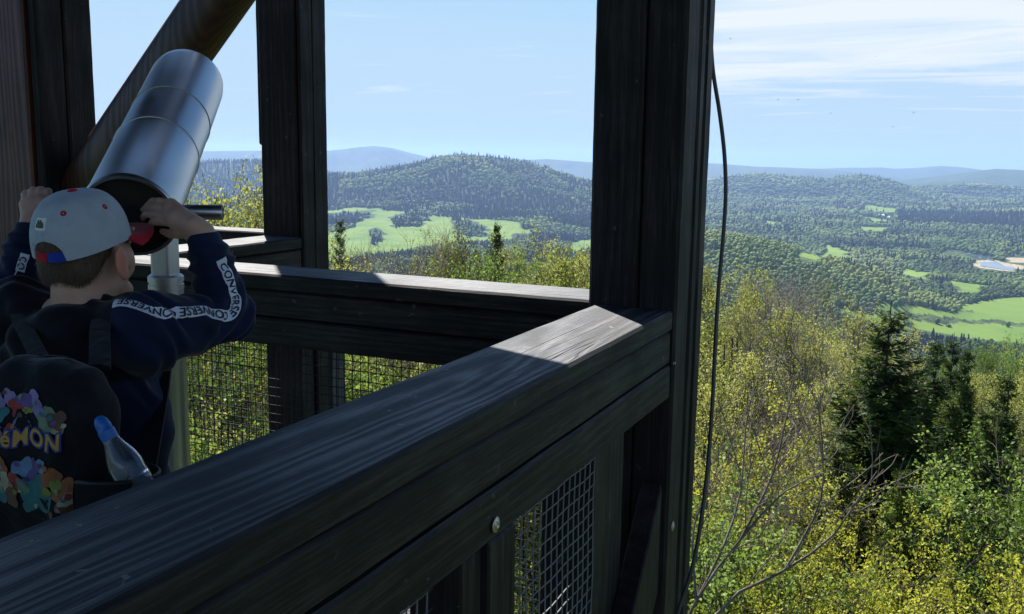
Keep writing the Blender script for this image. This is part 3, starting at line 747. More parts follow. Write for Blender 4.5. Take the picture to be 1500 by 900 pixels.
def broad(seed, H=15., crown0=.28, spread=2.4, nl=26, ns=7, nt=6, ang=.85, up=.10, leaves=8, lsize=.06, clump=.10, r0=.012, bare_top=0., twig=.5, droop=0., full=.68):
    rs = np.random.default_rng(seed)
    tr = np.zeros((1, 12, 3)); tr[0, :, 2] = np.linspace(0, H * .97, 12); tr[0, :, :2] = np.cumsum(rs.normal(0, H * .007, (12, 2)), 0)
    R0 = (H * r0 * np.linspace(1, .12, 12))[None]
    shp = lambda t: spread * np.clip(np.sin(np.clip((t - crown0 * .55) / (1.08 - crown0 * .55), 0, 1) * PI) ** .6, .2, 1)
    L1, R1 = grow(rs, tr, R0, nl, crown0, .97, shp, ang, 7, up, .13, .45, .25)
    L2, R2 = grow(rs, L1, R1, ns, .25, 1., spread * .36, .75, 5, up * .8, .16, .6, .3)
    L3, R3 = grow(rs, L2, R2, nt, .2, 1., twig, .7, 4, up * .5 - droop, .2, .65, .4)
    R2 = np.maximum(R2, .006); R3 = np.maximum(R3, .0035)
    W = [tube_batch(tr, R0, 9), tube_batch(L1, R1, 5), tube_batch(L2, R2, 4), tube_batch(L3, R3, 3)]
    vs, fs, o = [], [], 0
    for v, f in W: vs.append(v); fs.append(f + o); o += len(v)
    lv = None
    if leaves:
        k = leaves; B = len(L3); t = rs.uniform(.35, 1.05, (B, k)); p, d = along(L3, np.minimum(t, 1.))
        keep = (rs.uniform(0, 1, B) < .9) & np.repeat(rs.uniform(0, 1, len(L2)) < full, nt)        # whole sprays stay bare: gaps in the crown
        c = (p + rs.normal(0, clump, p.shape))[keep].reshape(-1, 3)
        lv = leaf_quads(rs, c, lsize, .62)
    return np.concatenate(vs), np.concatenate(fs), lv
def spruce(seed, H=14., Rm=2.5, step=.27, nb=9, shoots=18):
    rs = np.random.default_rng(seed)
    tr = np.zeros((1, 12, 3)); tr[0, :, 2] = np.linspace(0, H, 12); tr[0, :, :2] = np.cumsum(rs.normal(0, .015, (12, 2)), 0)
    R0 = (H * .012 * np.linspace(1, .05, 12))[None]
    P = []
    z = H * .08
    while z < H - .15:
        f = 1 - z / H
        n = nb if f > .1 else 4
        for k in range(n):
            if rs.uniform() < .1: continue
            a = rs.uniform(0, 2 * PI); L = (Rm * f ** .8 * rs.uniform(.65, 1.12) + .12)
            el = .55 - 1.0 * f * rs.uniform(.8, 1.1); s = np.linspace(0, 1, 7)
            x_ = L * s; zz = z + L * (np.tan(el * .6) * s * .6 - .30 * f * np.sin(s * PI * .8) + .16 * s ** 3)
            aa = a + .12 * rs.normal() * s
            P.append(np.column_stack([x_ * np.cos(aa), x_ * np.sin(aa), zz + rs.normal(0, .012, 7)]))
        z += step * rs.uniform(.7, 1.3) * (.6 + .5 * f)
    P = np.array(P); Rb = np.linspace(.026, .006, 7)[None].repeat(len(P), 0)
    t = np.tile((np.arange(shoots) + .6) / shoots, (len(P), 1)) * rs.uniform(.93, 1.03, (len(P), shoots)); p, d = along(P, np.clip(t, 0, 1))
    side = np.cross(d, np.array([0, 0, 1.])); side /= np.linalg.norm(side, axis=2, keepdims=True)
    sgn = np.where(np.arange(shoots) % 2 == 0, 1., -1.)[None, :, None]
    Lb = np.linalg.norm(P[:, -1] - P[:, 0], axis=1)[:, None, None]
    v = d * .75 + side * sgn * rs.uniform(.5, .9, sgn.shape) + rs.normal(0, .15, d.shape); v[..., 2] -= rs.uniform(.05, .55, v.shape[:2])
    v /= np.linalg.norm(v, axis=2, keepdims=True)
    ln = np.clip(Lb * .27, .10, .42) * (1.15 - .6 * t[..., None]) * rs.uniform(.7, 1.3, t[..., None].shape)
    p, v, ln = p.reshape(-1, 3), v.reshape(-1, 3), ln.reshape(-1, 1)
    Q = []
    for rep in range(5):
        b = np.cross(v, rs.normal(0, 1, v.shape)); b /= np.linalg.norm(b, axis=1)[:, None]
        w_ = ln * .09 + .006; o = p + rs.normal(0, .045, p.shape)
        Q.append(np.stack([o, o + v * ln * .45 + b * w_, o + v * ln, o + v * ln * .45 - b * w_], 1))
    lv = np.concatenate(Q).reshape(-1, 3)
    a1, f1 = tube_batch(tr, R0, 8); a2, f2 = tube_batch(P, Rb, 3)
    return np.concatenate([a1, a2]), np.concatenate([f1, f2 + len(a1)]), (lv, np.arange(len(lv)).reshape(-1, 4))
def barkmat(name, a, b):
    t = NT(name); p = t('BsdfPrincipled', ins={'Roughness': .85, 'Specular IOR Level': .2}); tc = t('TexCoord'); oi = t('ObjectInfo')
    mp = t('Mapping', ins={'Vector': tc.outputs['Object'], 'Scale': (1, 1, .3)}); nz = t('TexNoise', ins={'Vector': mp.outputs[0], 'Scale': 6., 'Detail': 5.})
    f = t.mathn('ADD', nz.outputs[0], t.mathn('MULTIPLY', t.mathn('SUBTRACT', oi.outputs['Random'], .5), .35))
    t.l(t.ramp(f, [(.3, a), (.7, b)]), p.inputs['Base Color']); t.l(p.outputs[0], t.out.inputs[0]); return t.mat
M['bark'] = barkmat('grey brown bark', (.045, .036, .028), (.125, .105, .085))
M['bark_grey'] = barkmat('pale grey twigs', (.10, .085, .072), (.26, .23, .20))
M['bark_dark'] = barkmat('dark spruce bark', (.022, .017, .013), (.06, .045, .035))
M['leaf_bud'] = leafmat('pale unfolding leaves', (.17, .20, .055), (.44, .45, .15), .40)
M['leaf_yellow'] = leafmat('yellow maple flowers', (.21, .24, .03), (.55, .54, .085), .38)
M['leaf_green'] = leafmat('fresh green leaves', (.075, .135, .025), (.24, .34, .09), .36)
M['leaf_olive'] = leafmat('olive young leaves', (.085, .10, .022), (.21, .21, .055), .25)
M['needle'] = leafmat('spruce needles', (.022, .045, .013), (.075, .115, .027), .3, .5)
M['needle_lime'] = leafmat('sunlit spruce sprays', (.035, .060, .014), (.10, .135, .03), .3, .5)  # lighter copy of the needles, sunlight put into the colour

KINDS_ = {
    # kind: (builder kwargs list, leaf material, bark, reference height)
    'bud': [dict(seed=1, ang=.62, up=.16, spread=2.2, nl=26, leaves=18, lsize=.037, full=.75, clump=.08), dict(seed=2, ang=.7, up=.14, spread=2.6, nl=24, leaves=18, lsize=.036, full=.75, clump=.09), dict(seed=3, ang=.55, up=.2, spread=1.8, nl=28, leaves=17, lsize=.037, full=.75, clump=.075)],
    'sparse': [dict(seed=11, ang=.6, up=.17, spread=2.3, nl=26, nt=7, leaves=4, lsize=.032, clump=.1, twig=.6), dict(seed=12, ang=.7, up=.14, spread=2.6, nl=24, nt=7, leaves=4, lsize=.032, clump=.1, twig=.6)],
    'bare': [dict(seed=21, ang=.6, up=.16, spread=2.4, nl=26, ns=8, nt=7, leaves=0, twig=.62), dict(seed=22, ang=.75, up=.12, spread=2.7, nl=22, ns=8, nt=8, leaves=0, twig=.62)],
    'yellow': [dict(seed=31, H=12., ang=.85, up=.1, spread=2.6, nl=26, ns=7, nt=6, leaves=22, lsize=.027, clump=.05, full=.9, twig=.42), dict(seed=32, H=12., ang=.9, up=.1, spread=2.9, nl=24, ns=7, nt=6, leaves=22, lsize=.027, clump=.055, full=.9, twig=.42)],
    'green': [dict(seed=41, H=12., ang=.9, up=.08, spread=2.7, nl=28, ns=8, nt=6, leaves=22, lsize=.034, clump=.09), dict(seed=42, H=12., ang=.85, up=.1, spread=2.5, nl=28, ns=8, nt=6, leaves=20, lsize=.034, clump=.09)],
    'olive': [dict(seed=51, ang=.8, up=.1, spread=2.4, nl=26, leaves=13, lsize=.038, clump=.08), dict(seed=52, ang=.7, up=.12, spread=2.2, nl=26, leaves=11, lsize=.038, clump=.08)],
}
LEAFM = dict(bud='leaf_bud', sparse='leaf_bud', bare='leaf_bud', yellow='leaf_yellow', green='leaf_green', olive='leaf_olive')
BARKM = dict(bud='bark', sparse='bark_grey', bare='bark_grey', yellow='bark', green='bark', olive='bark')
PROTO = {}
for kd, L in KINDS_.items():
    for kw in L:
        wv_, wf_, lv = broad(**kw); tm = mesh_np('trunk', wv_, [wf_]); tm.materials.append(M[BARKM[kd]]); cm = None
        if lv: cm = mesh_np('crown', lv[0], [lv[1]]); cm.materials.append(M[LEAFM[kd]])
        PROTO.setdefault(kd, []).append((tm, cm, kw.get('H', 15.)))
for kd, L in (('spruce', [dict(seed=61, Rm=3.3), dict(seed=62, Rm=2.9)]), ('spruce_lime', [dict(seed=63, Rm=2.9, H=12.)])):
    for kw in L:
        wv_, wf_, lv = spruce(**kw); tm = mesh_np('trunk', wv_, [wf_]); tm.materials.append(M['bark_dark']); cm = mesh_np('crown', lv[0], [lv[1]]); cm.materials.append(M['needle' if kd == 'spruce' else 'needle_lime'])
        PROTO.setdefault(kd, []).append((tm, cm, kw.get('H', 14.)))
ZMAX = {}
for L in PROTO.values():
    for tm, cm, _h in L:
        a_ = np.zeros(len(tm.vertices) * 3, np.float32); tm.vertices.foreach_get('co', a_); ZMAX[tm.name] = float(np.percentile(a_[2::3], 99.7))
CATN = dict(bud='budding_tree', sparse='budding_tree', bare='bare_tree', yellow='maple_tree', green='broadleaf_tree', olive='broadleaf_tree', spruce='spruce_tree', spruce_lime='spruce_tree')
def plant(kd, px, py, dist, label, group=None, wide=1., which=None, turn=None):
    """a tree whose top stands where the survey saw it, dist metres away, rooted on the slope"""
    az, el = azel(px, py); x, y = dist * math.sin(az), dist * math.cos(az); top = dist * math.tan(el)
    g = float(height(np.array([x]), np.array([y]))[0]) - .15; H = top - g
    P = PROTO[kd]; tm, cm, H0 = P[which if which is not None else int(RNG.integers(0, len(P)))]; H0 = ZMAX[tm.name]
    k = H / H0; wxy = wide * max(k, .55) ** .6
    e = empty(CATN[kd], (x, y, g), label, 'tree', group); e.scale = (wxy, wxy, k); e.rotation_euler.z = turn if turn is not None else RNG.uniform(0, 2 * PI)
    for nm, me in (('trunk', tm), ('crown', cm)):
        if me is None: continue
        o = bpy.data.objects.new(nm, me); COL.objects.link(o); o.parent = e
    return e
G1, G2, G3, G4 = 'treetops beyond the middle railing', 'trees seen left of the middle post', 'leafing trees below the tower on the right', 'undergrowth trees beneath the tower'
# --- beyond the middle railing
plant('spruce', 498, 326, 34, 'slim dark spruce tip just right of the middle post', None, .42)
plant('spruce_lime', 728, 334, 30, 'upright green spruce standing among the yellow green treetops', None, .55)
for px, py, d, kd in ((520, 362, 33, 'bare'), (545, 352, 37, 'bare'), (575, 350, 35, 'sparse'), (600, 343, 38, 'sparse'), (628, 338, 40, 'bare'), (655, 336, 34, 'sparse'), (676, 330, 42, 'bare'),
                      (700, 345, 33, 'olive'), (760, 350, 36, 'sparse'), (790, 352, 33, 'bud'), (812, 356, 38, 'sparse'), (838, 362, 32, 'bud'), (858, 368, 36, 'olive'), (880, 372, 32, 'bud'), (505, 366, 27, 'bud'),
                      (555, 372, 25, 'sparse'), (590, 366, 26, 'bare'), (640, 366, 26, 'olive'), (690, 372, 25, 'sparse'), (745, 372, 24, 'green'), (780, 378, 25, 'bud'), (825, 384, 24, 'bud'), (910, 380, 28, 'bud'), (940, 384, 34, 'bud'), (665, 352, 50, 'sparse'), (615, 356, 52, 'bud'), (735, 360, 52, 'bud'), (800, 368, 50, 'sparse'), (530, 372, 48, 'sparse'), (850, 378, 50, 'bud')):
    lab = {'bud': 'pale yellow green budding tree in the belt of treetops above the middle railing', 'sparse': 'thin barely leafing tree in the belt of treetops above the middle railing', 'bare': 'leafless grey twigged tree in the belt of treetops above the middle railing',
           'olive': 'olive brown leafing tree in the belt of treetops above the middle railing', 'green': 'fuller green tree beside the upright spruce above the middle railing'}[kd]
    plant(kd, px, py, d, lab, G1 if kd != 'green' else None, .9)
# --- left of the middle post
plant('bud', 297, 260, 17, 'tall yellow green budding tree rising beside the telescope handle', None, .75)
for px, py, d, kd in ((340, 285, 18, 'bud'), (322, 300, 14, 'bud'), (362, 292, 22, 'sparse'), (380, 300, 19, 'sparse'), (275, 290, 21, 'bud'), (250, 300, 18, 'bud'), (400, 310, 22, 'bud'), (430, 320, 24, 'bud'), (210, 305, 20, 'bud'), (160, 310, 22, 'bud'), (90, 310, 20, 'bud'), (460, 345, 26, 'sparse')):
    plant(kd, px, py, d, 'bushy yellow green budding tree in the gap left of the middle post' if kd == 'bud' else 'fine twigged tree with few leaves close left of the middle post', G2, .8)
# --- seen through the wire mesh
for px, py, d, kd in ((300, 470, 11, 'green'), (350, 455, 13, 'bud'), (250, 480, 12, 'olive'), (420, 470, 14, 'green'), (480, 450, 15, 'bud'), (540, 470, 13, 'green'), (600, 465, 14, 'bud'), (660, 480, 13, 'olive'), (720, 500, 12, 'green'), (790, 520, 12, 'bud'), (330, 620, 9.5, 'green'), (560, 640, 10, 'bare'), (450, 610, 10, 'bud'), (840, 560, 13, 'green')):
    plant(kd, px, py, d, 'leafy young tree seen through the wire mesh under the middle railing' if kd != 'bare' else 'leafless young tree seen through the wire mesh', G4, .8)
# --- right of the corner post
plant('spruce', 1305, 465, 18, 'largest dark green spruce standing out among the pale trees on the right', None, 1.05, 0)
plant('spruce', 1373, 506, 25, 'dark spruce with ragged top just behind the largest spruce', None, .6, 1)
plant('spruce', 1397, 503, 28, 'second dark spruce behind the largest spruce, blunt top', None, .62, 0)
plant('spruce', 1418, 516, 26, 'third dark spruce behind the largest spruce, rightmost of its clump', None, .6, 1)
plant('spruce', 1476, 556, 23, 'dark slender spruce near the right edge above the green maple', None, .7, 1)
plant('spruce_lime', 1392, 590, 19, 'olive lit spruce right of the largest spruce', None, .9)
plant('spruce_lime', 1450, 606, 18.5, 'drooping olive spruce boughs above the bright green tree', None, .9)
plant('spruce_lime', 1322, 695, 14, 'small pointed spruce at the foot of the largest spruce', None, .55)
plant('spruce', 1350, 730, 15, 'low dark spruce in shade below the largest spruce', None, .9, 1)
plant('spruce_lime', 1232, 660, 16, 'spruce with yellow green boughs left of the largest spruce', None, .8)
plant('green', 1470, 690, 15.5, 'bright fresh green broadleaf tree at the lower right edge', None, 1.0, 0)
plant('green', 1545, 680, 15, 'bright green broadleaf tree cut off by the right edge', None, 1.0, 1)
plant('green', 1415, 745, 17, 'smaller fresh green tree under the olive spruces', None, .9, 1)
for n_, (px, py, d) in enumerate(((1120, 800, 11.5), (1195, 795, 12.2), (1270, 788, 12.5), (1345, 800, 12), (1420, 812, 11.5), (1490, 800, 12.5), (1240, 855, 10.4), (1370, 870, 10.2), (1150, 880, 10), (1470, 880, 10.3), (1225, 740, 14.5), (1190, 700, 16))):
    plant('yellow', px, py, d, ('bright yellow flowering maple among the maples along the bottom right' if py < 830 else 'low yellow flowering maple at the bottom edge below the larger maples') if py > 760 else 'yellow flowering maple behind the bare branches', 'yellow flowering maples', .85)
for px, py, d, kd in ((1040, 393, 40, 'bud'), (1062, 398, 36, 'bud'), (1085, 402, 43, 'bud'), (1105, 396, 38, 'bare'), (1128, 402, 34, 'bare'), (1150, 396, 40, 'bare'), (1170, 400, 36, 'bare'), (1190, 408, 44, 'sparse'),
                      (1210, 425, 38, 'sparse'), (1232, 436, 42, 'bare'), (1255, 452, 36, 'bud'), (1276, 468, 40, 'bud'), (1330, 486, 46, 'bud'), (1352, 500, 50, 'sparse'), (1440, 508, 58, 'green'), (1468, 500, 62, 'green'), (1496, 504, 60, 'green'), (1520, 515, 55, 'bud'),
                      (1050, 440, 28, 'bud'), (1090, 452, 27, 'bud'), (1130, 450, 26, 'sparse'), (1165, 455, 28, 'bud'), (1200, 470, 27, 'sparse'), (1240, 480, 29, 'bud'), (1275, 520, 25, 'bud'), (1350, 540, 34, 'olive'), (1440, 550, 44, 'bud'), (1500, 560, 40, 'bud'), (1490, 610, 30, 'olive'), (1410, 640, 29, 'olive'),
                      (1040, 510, 20, 'bud'), (1075, 530, 21, 'sparse'), (1112, 520, 22, 'bud'), (1150, 540, 20, 'bare'), (1185, 545, 22, 'sparse'), (1222, 560, 21, 'bud'), (1060, 610, 16, 'bare'), (1100, 600, 17, 'sparse'), (1140, 630, 16, 'bare'), (1185, 640, 17, 'sparse'), (1220, 690, 16, 'bud'),
                      (1030, 590, 14.5, 'yellow'), (1050, 650, 14, 'yellow'), (1030, 700, 12.5, 'green'), (1075, 760, 12, 'green'), (1050, 800, 11, 'green'), (1100, 690, 14, 'sparse'), (1150, 720, 13.5, 'bare'), (1000, 640, 14, 'bud'), (990, 480, 24, 'bud'), (1010, 430, 34, 'bud'), (1560, 620, 26, 'olive'), (1570, 540, 40, 'bud'), (1390, 520, 66, 'green')):
    lab = {'bud': 'pale yellow green budding tree on the slope right of the corner post', 'sparse': 'half bare twiggy tree with few pale leaves right of the corner post', 'bare': 'leafless brownish grey tree among the budding trees right of the corner post',
           'olive': 'olive leafing tree between the spruces on the right', 'green': 'fresh green tree on the slope to the right', 'yellow': 'yellow flowering maple close beside the corner post cable'}[kd]
    plant(kd, px, py, d, lab, G3, .92)
# --- the bare tree reaching in from the lower left of the view
def limb(pts): return spline([Pd(*p) for p in pts], 9)
LB = [limb(p) for p in ([(960, 1010, 9.6), (1060, 885, 9.3), (1150, 835, 9.1), (1215, 790, 9.), (1255, 735, 8.9), (1285, 690, 8.8)], [(960, 1010, 9.6), (1020, 880, 9.4), (1085, 790, 9.3), (1150, 720, 9.2), (1215, 690, 9.2)],
                            [(1020, 880, 9.4), (1060, 800, 9.5), (1085, 720, 9.7), (1092, 630, 9.9), (1105, 560, 10)],
                            [(1085, 790, 9.3), (1130, 700, 9.3), (1150, 620, 9.4), (1165, 545, 9.5)], [(1150, 835, 9.1), (1200, 740, 9.2), (1205, 660, 9.3), (1198, 590, 9.4)], [(1020, 880, 9.4), (1015, 780, 9.5), (1040, 700, 9.6), (1035, 620, 9.7)])]
base = Pd(930, 1100, 9.8); bz = float(height(base[:1], base[1:2])[0]) - .2
tk = spline([(base[0] - .3, base[1] + .2, bz), (base[0] - .2, base[1] + .1, bz * .6 + base[2] * .4), base, Pd(960, 1010, 9.6)], 9)
rs9 = np.random.default_rng(99)
LB = np.array(LB); RB = np.array([np.linspace(a, .005, 9) for a in (.020, .019, .015, .014, .013, .013)])
S1, SR1 = grow(rs9, LB, RB, 6, .2, 1., .9, .55, 6, .07, .12, .5, .35); S2, SR2 = grow(rs9, S1, SR1, 4, .2, 1., .38, .6, 4, .06, .15, .6, .4)
SR1, SR2 = np.maximum(SR1, .0045), np.maximum(SR2, .003)
W = [tube_batch(tk[None], np.linspace(.085, .05, 9)[None], 9), tube_batch(LB, RB, 7), tube_batch(S1, SR1, 4), tube_batch(S2, SR2, 3)]
vs_, fs_, o_ = [], [], 0
for v, f in W: vs_.append(v); fs_.append(f + o_); o_ += len(v)
org = np.array([base[0] - .3, base[1] + .2, bz])
e = empty('bare_tree', tuple(org), 'bare grey branches sweeping up from the bottom beside the corner post', 'tree')
o = bpy.data.objects.new('trunk', mesh_np('trunk', np.concatenate(vs_) - org, [np.concatenate(fs_)])); COL.objects.link(o); o.data.materials.append(M['bark_grey']); o.parent = e

# ------------------------------------------------------------------ coin telescope
def steel(name, base=.46, rough=.36, axis=2, sc=90., tint=(1, 1, 1)):
    t = NT(name); p = t('BsdfPrincipled', ins={'Metallic': 1., 'Anisotropic': .35})
    tc = t('TexCoord'); s = [1, 1, 1]; s[axis] = .04
    mp = t('Mapping', ins={'Vector': tc.outputs['Object'], 'Scale': s}); n = t('TexNoise', ins={'Vector': mp.outputs[0], 'Scale': sc, 'Detail': 4.}); n2 = t('TexNoise', ins={'Vector': tc.outputs['Object'], 'Scale': 9., 'Detail': 5., 'Roughness': .65})
    f = t.mathn('ADD', t.mathn('MULTIPLY', n.outputs[0], .5), t.mathn('MULTIPLY', n2.outputs[0], .5))
    c = np.array(tint) * base
    t.l(t.ramp(f, [(.3, tuple(c * .93)), (.7, tuple(c * 1.05))]), p.inputs['Base Color']); t.l(t.ramp(f, [(.3, rough - .02), (.7, rough + .05)]), p.inputs['Roughness'])
    b = t('Bump', ins={'Strength': .02, 'Distance': .001, 'Height': n.outputs[0]}); t.l(b.outputs[0], p.inputs['Normal']); t.l(p.outputs[0], t.out.inputs[0]); return t.mat
M['steel'] = steel('brushed stainless steel'); M['steel_d'] = steel('dull steel', .40, .36); M['steel_in'] = simple('dark inside of the tube', (.018, .013, .012), rough=.55)
M['rubber'] = simple('black eyecup rubber', (.012, .012, .012), rough=.6)
TN, TF = Pd(189, 318, 1.83), Pd(278, 114, 2.37)
ta = (TF - TN); TL = float(np.linalg.norm(ta)); ta /= TL; trt = np.cross(ta, [0, 0, 1.]); trt /= np.linalg.norm(trt); tup = np.cross(trt, ta)
PP = Pd(243, 410, 2.1)
scope = empty('viewing_telescope', (PP[0], PP[1], DECK), 'large stainless steel viewing telescope on a round post, boy looking into it', 'telescope')
R = .0875
lathe('tube', [(.0, R - .006), (.0, R), (.004, R + .0025), (.010, R + .0025), (.014, R), (TL * .40, R), (TL * .40 + .001, R - .0012), (TL * .72, R - .0014), (TL - .05, R - .0015), (TL - .028, R - .004), (TL - .012, R - .011), (TL - .003, R - .021), (TL, R - .034), (TL - .004, R - .036), (TL - .05, R - .036)], TN, ta, M['steel'], scope, 72)
band = lathe('seam_band', [(-.004, R - .001), (-.003, R + .0010), (-.0015, R + .0016), (.0015, R + .0016), (.003, R + .0010), (.004, R - .002)], TN + ta * TL * .385, ta, M['steel'], scope, 72)
for f_ in (.62,):
    lathe('weld_line', [(-.0012, R - .003), (-.0005, R + .0003), (.0005, R + .0003), (.0012, R - .003)], TN + ta * TL * f_, ta, M['steel'], scope, 72)
lathe('rear_plate', [(.03, R - .006), (.022, R - .007), (.022, .03), (.02, .0001)], TN, ta, M['steel_in'], scope, 48)
lathe('rear_sleeve', [(.0002, R - .0062), (.03, R - .0068)], TN, ta, M['steel_in'], scope, 48)
lathe('objective_lens', [(TL - .048, R - .036), (TL - .045, .02), (TL - .044, .0001)], TN, ta, M['rubber'], scope, 48)
lathe('eyepiece', [(.024, .024), (-.012, .022), (-.020, .024), (-.026, .023), (-.026, .013), (-.01, .012), (-.01, .0001)], TN - tup * .012, ta, M['rubber'], scope, 28)
hc = TN + ta * TL * .095 - tup * .026
for s in (-1, 1):
    lathe('handle', [(R * .86, .0152), (.150, .0152), (.160, .0152), (.162, .0142), (.162, .0125), (.156, .0120), (.156, .0001)], hc, trt * s, M['steel'], scope, 24, (0, 0, 1), 30)
# column, yoke and post
prof = []
cz = PP[2]
ttop = TN + ta * TL * .43
bm = bmesh.new(); add_box(bm, (-.0225, -.0225, 0), (.0225, .0225, float(ttop[2] - cz) - .045), .006, None, 2)
rot = Matrix.Rotation(math.atan2(ta[1], ta[0]) - .35, 4, 'Z'); bmesh.ops.transform(bm, matrix=Matrix.Translation(PP) @ rot, verts=bm.verts)
bm_obj('column', bm, M['steel'], scope)
yk = [ttop + trt * a * .035 + ta * b * .06 - tup * c for c in (R - .012, R + .012) for a, b in ((-1, -1), (1, -1), (1, 1), (-1, 1))]
bm = bmesh.new(); vs_ = [bm.verts.new(q_) for q_ in yk]
for q_ in ((0, 1, 2, 3), (7, 6, 5, 4), (0, 4, 5, 1), (1, 5, 6, 2), (2, 6, 7, 3), (3, 7, 4, 0)): bm.faces.new([vs_[k_] for k_ in q_])
bmesh.ops.recalc_face_normals(bm, faces=bm.faces); bmesh.ops.bevel(bm, geom=bm.edges[:], offset=.005, segments=2, affect='EDGES'); bm_obj('yoke', bm, M['steel_d'], scope)
hz_ = cz - DECK
lathe('post_cap', [(0.012, .0001), (.012, .033), (.008, .0375), (-.004, .0375), (-.0045, .0345), (-.009, .0345), (-.0095, .0375), (-.02, .0375), (-.021, .036)], PP, (0, 0, 1), M['steel'], scope, 48, (1, 0, 0))
lathe('post', [(-.0205, .0365), (-hz_ + .012, .0365)], PP, (0, 0, 1), M['steel'], scope, 48, (1, 0, 0))
lathe('base_plate', [(-hz_ + .012, .0366), (-hz_ + .012, .09), (-hz_ + .002, .092), (-hz_ + .0005, .092)], PP, (0, 0, 1), M['steel_d'], scope, 48, (1, 0, 0))

# ------------------------------------------------------------------ the boy
class Field:
    def __init__(s, lo, hi, h):
        s.lo, s.h = np.array(lo, float), h
        s.n = np.ceil((np.array(hi) - s.lo) / h).astype(int) + 1; s.D = np.full(s.n, .2, np.float32)
    def win(s, lo, hi):
        a = np.clip(np.floor((lo - s.lo) / s.h).astype(int), 0, s.n); b = np.clip(np.ceil((hi - s.lo) / s.h).astype(int) + 1, 0, s.n)
        if np.any(b <= a): return None, None
        ax = [s.lo[k] + s.h * np.arange(a[k], b[k]) for k in range(3)]
        P = np.stack(np.meshgrid(*ax, indexing='ij'), -1)
        return (slice(a[0], b[0]), slice(a[1], b[1]), slice(a[2], b[2])), P
    def put(s, sl, d, k=.01, sub=False):
        if sub:
            D = s.D[sl]; d = -d; h = np.clip(.5 - .5 * (d - D) / k, 0, 1); s.D[sl] = d * (1 - h) + D * h + k * h * (1 - h) if False else np.maximum(D, d)
        else:
            D = s.D[sl]; h = np.clip(.5 + .5 * (D - d) / k, 0, 1); s.D[sl] = D * (1 - h) + d * h - k * h * (1 - h)
    def cap(s, a, b, ra, rb, k=.01, sub=False, flat=None, cut=None):
        a, b = np.asarray(a, float), np.asarray(b, float); m_ = max(ra, rb) + k + 2 * s.h
        sl, P = s.win(np.minimum(a, b) - m_, np.maximum(a, b) + m_)
        if sl is None: return
        ab = b - a; t = np.clip((P - a) @ ab / (ab @ ab + 1e-12), 0, 1)
        q = P - a - t[..., None] * ab
        if flat is not None:                      # squash across a direction
            n_, f_ = flat; n_ = np.asarray(n_) / np.linalg.norm(n_); dn = q @ n_; q = q + (dn * (1 / f_ - 1))[..., None] * n_
        d = np.linalg.norm(q, axis=-1) - (ra + (rb - ra) * t)
        if cut is not None:
            d = np.maximum(d, (P - np.asarray(cut[0])) @ np.asarray(cut[1]))
        s.put(sl, d, k, sub)
    def ell(s, c, axes, semi, k=.01, sub=False):
        c = np.asarray(c, float); A = np.array(axes, float); m_ = max(semi) + k + 2 * s.h
        sl, P = s.win(c - m_, c + m_)
        if sl is None: return
        q = (P - c) @ A.T; k0 = np.linalg.norm(q / semi, axis=-1); k1 = np.linalg.norm(q / np.square(semi), axis=-1) + 1e-9
        s.put(sl, k0 * (k0 - 1) / k1, k, sub)
    def mesh(s, name):
        D = s.D; n = D.shape; S = D < 0
        c8 = [S[i:n[0] - 1 + i, j:n[1] - 1 + j, k:n[2] - 1 + k] for i in (0, 1) for j in (0, 1) for k in (0, 1)]
        cnt = sum(c.astype(np.int8) for c in c8); act = (cnt > 0) & (cnt < 8); idx = np.argwhere(act)
        vid = np.full(act.shape, -1, np.int32); vid[act] = np.arange(len(idx))
        acc = np.zeros((len(idx), 3)); w_ = np.zeros(len(idx))
        for (i, j, k) in [(i, j, k) for i in (0, 1) for j in (0, 1) for k in (0, 1)]:
            for ax in range(3):
                o = [i, j, k]
                if o[ax]: continue
                o2 = o.copy(); o2[ax] = 1
                p, q_ = idx + o, idx + o2
                a, b = D[tuple(p.T)], D[tuple(q_.T)]; x_ = (a < 0) != (b < 0)
                t = np.where(x_, a / np.where(x_, a - b, 1), 0)
                acc[x_] += (p + t[:, None] * (q_ - p))[x_]; w_ += x_
        V = s.lo + s.h * acc / w_[:, None]
        F = []
        for ax in range(3):
            sl0 = [slice(None)] * 3; sl1 = [slice(None)] * 3; sl0[ax] = slice(0, -1); sl1[ax] = slice(1, None)
            A, B = S[tuple(sl0)], S[tuple(sl1)]; e = np.argwhere(A != B)
            u, v_ = (ax + 1) % 3, (ax + 2) % 3
            ok = (e[:, u] > 0) & (e[:, v_] > 0) & (e[:, u] < n[u] - 1) & (e[:, v_] < n[v_] - 1); e = e[ok]
            flip = A[tuple(e.T)]
            cs = []
            for du, dv in ((1, 1), (0, 1), (0, 0), (1, 0)):
                g = e.copy(); g[:, u] -= du; g[:, v_] -= dv; cs.append(vid[tuple(g.T)])
            f = np.stack(cs, 1); f[~flip] = f[~flip][:, ::-1]; F.append(f)
        return mesh_np(name, V, [np.concatenate(F)], True)
def relax(me, it=2, f=.5):
    bm = bmesh.new(); bm.from_mesh(me)
    for _ in range(it): bmesh.ops.smooth_vert(bm, verts=bm.verts, factor=f, use_axis_x=True, use_axis_y=True, use_axis_z=True)
    bm.to_mesh(me); bm.free(); me.polygons.foreach_set('use_smooth', np.ones(len(me.polygons), bool))
    return me
UZ = np.array([0, 0, 1.])
az_ = rad(-8); Fv = np.array([math.sin(az_), math.cos(az_), 0]); Rv = np.array([math.cos(az_), -math.sin(az_), 0])
tl = rad(9); Fh = Fv * math.cos(tl) + UZ * math.sin(tl); Uh = UZ * math.cos(tl) - Fv * math.sin(tl); Rh = Rv
C0 = Pd(117, 346, 1.67); Nb = Pd(112, 462, 1.69)
Hd = lambda f, r, u: C0 + Fh * f + Rh * r + Uh * u
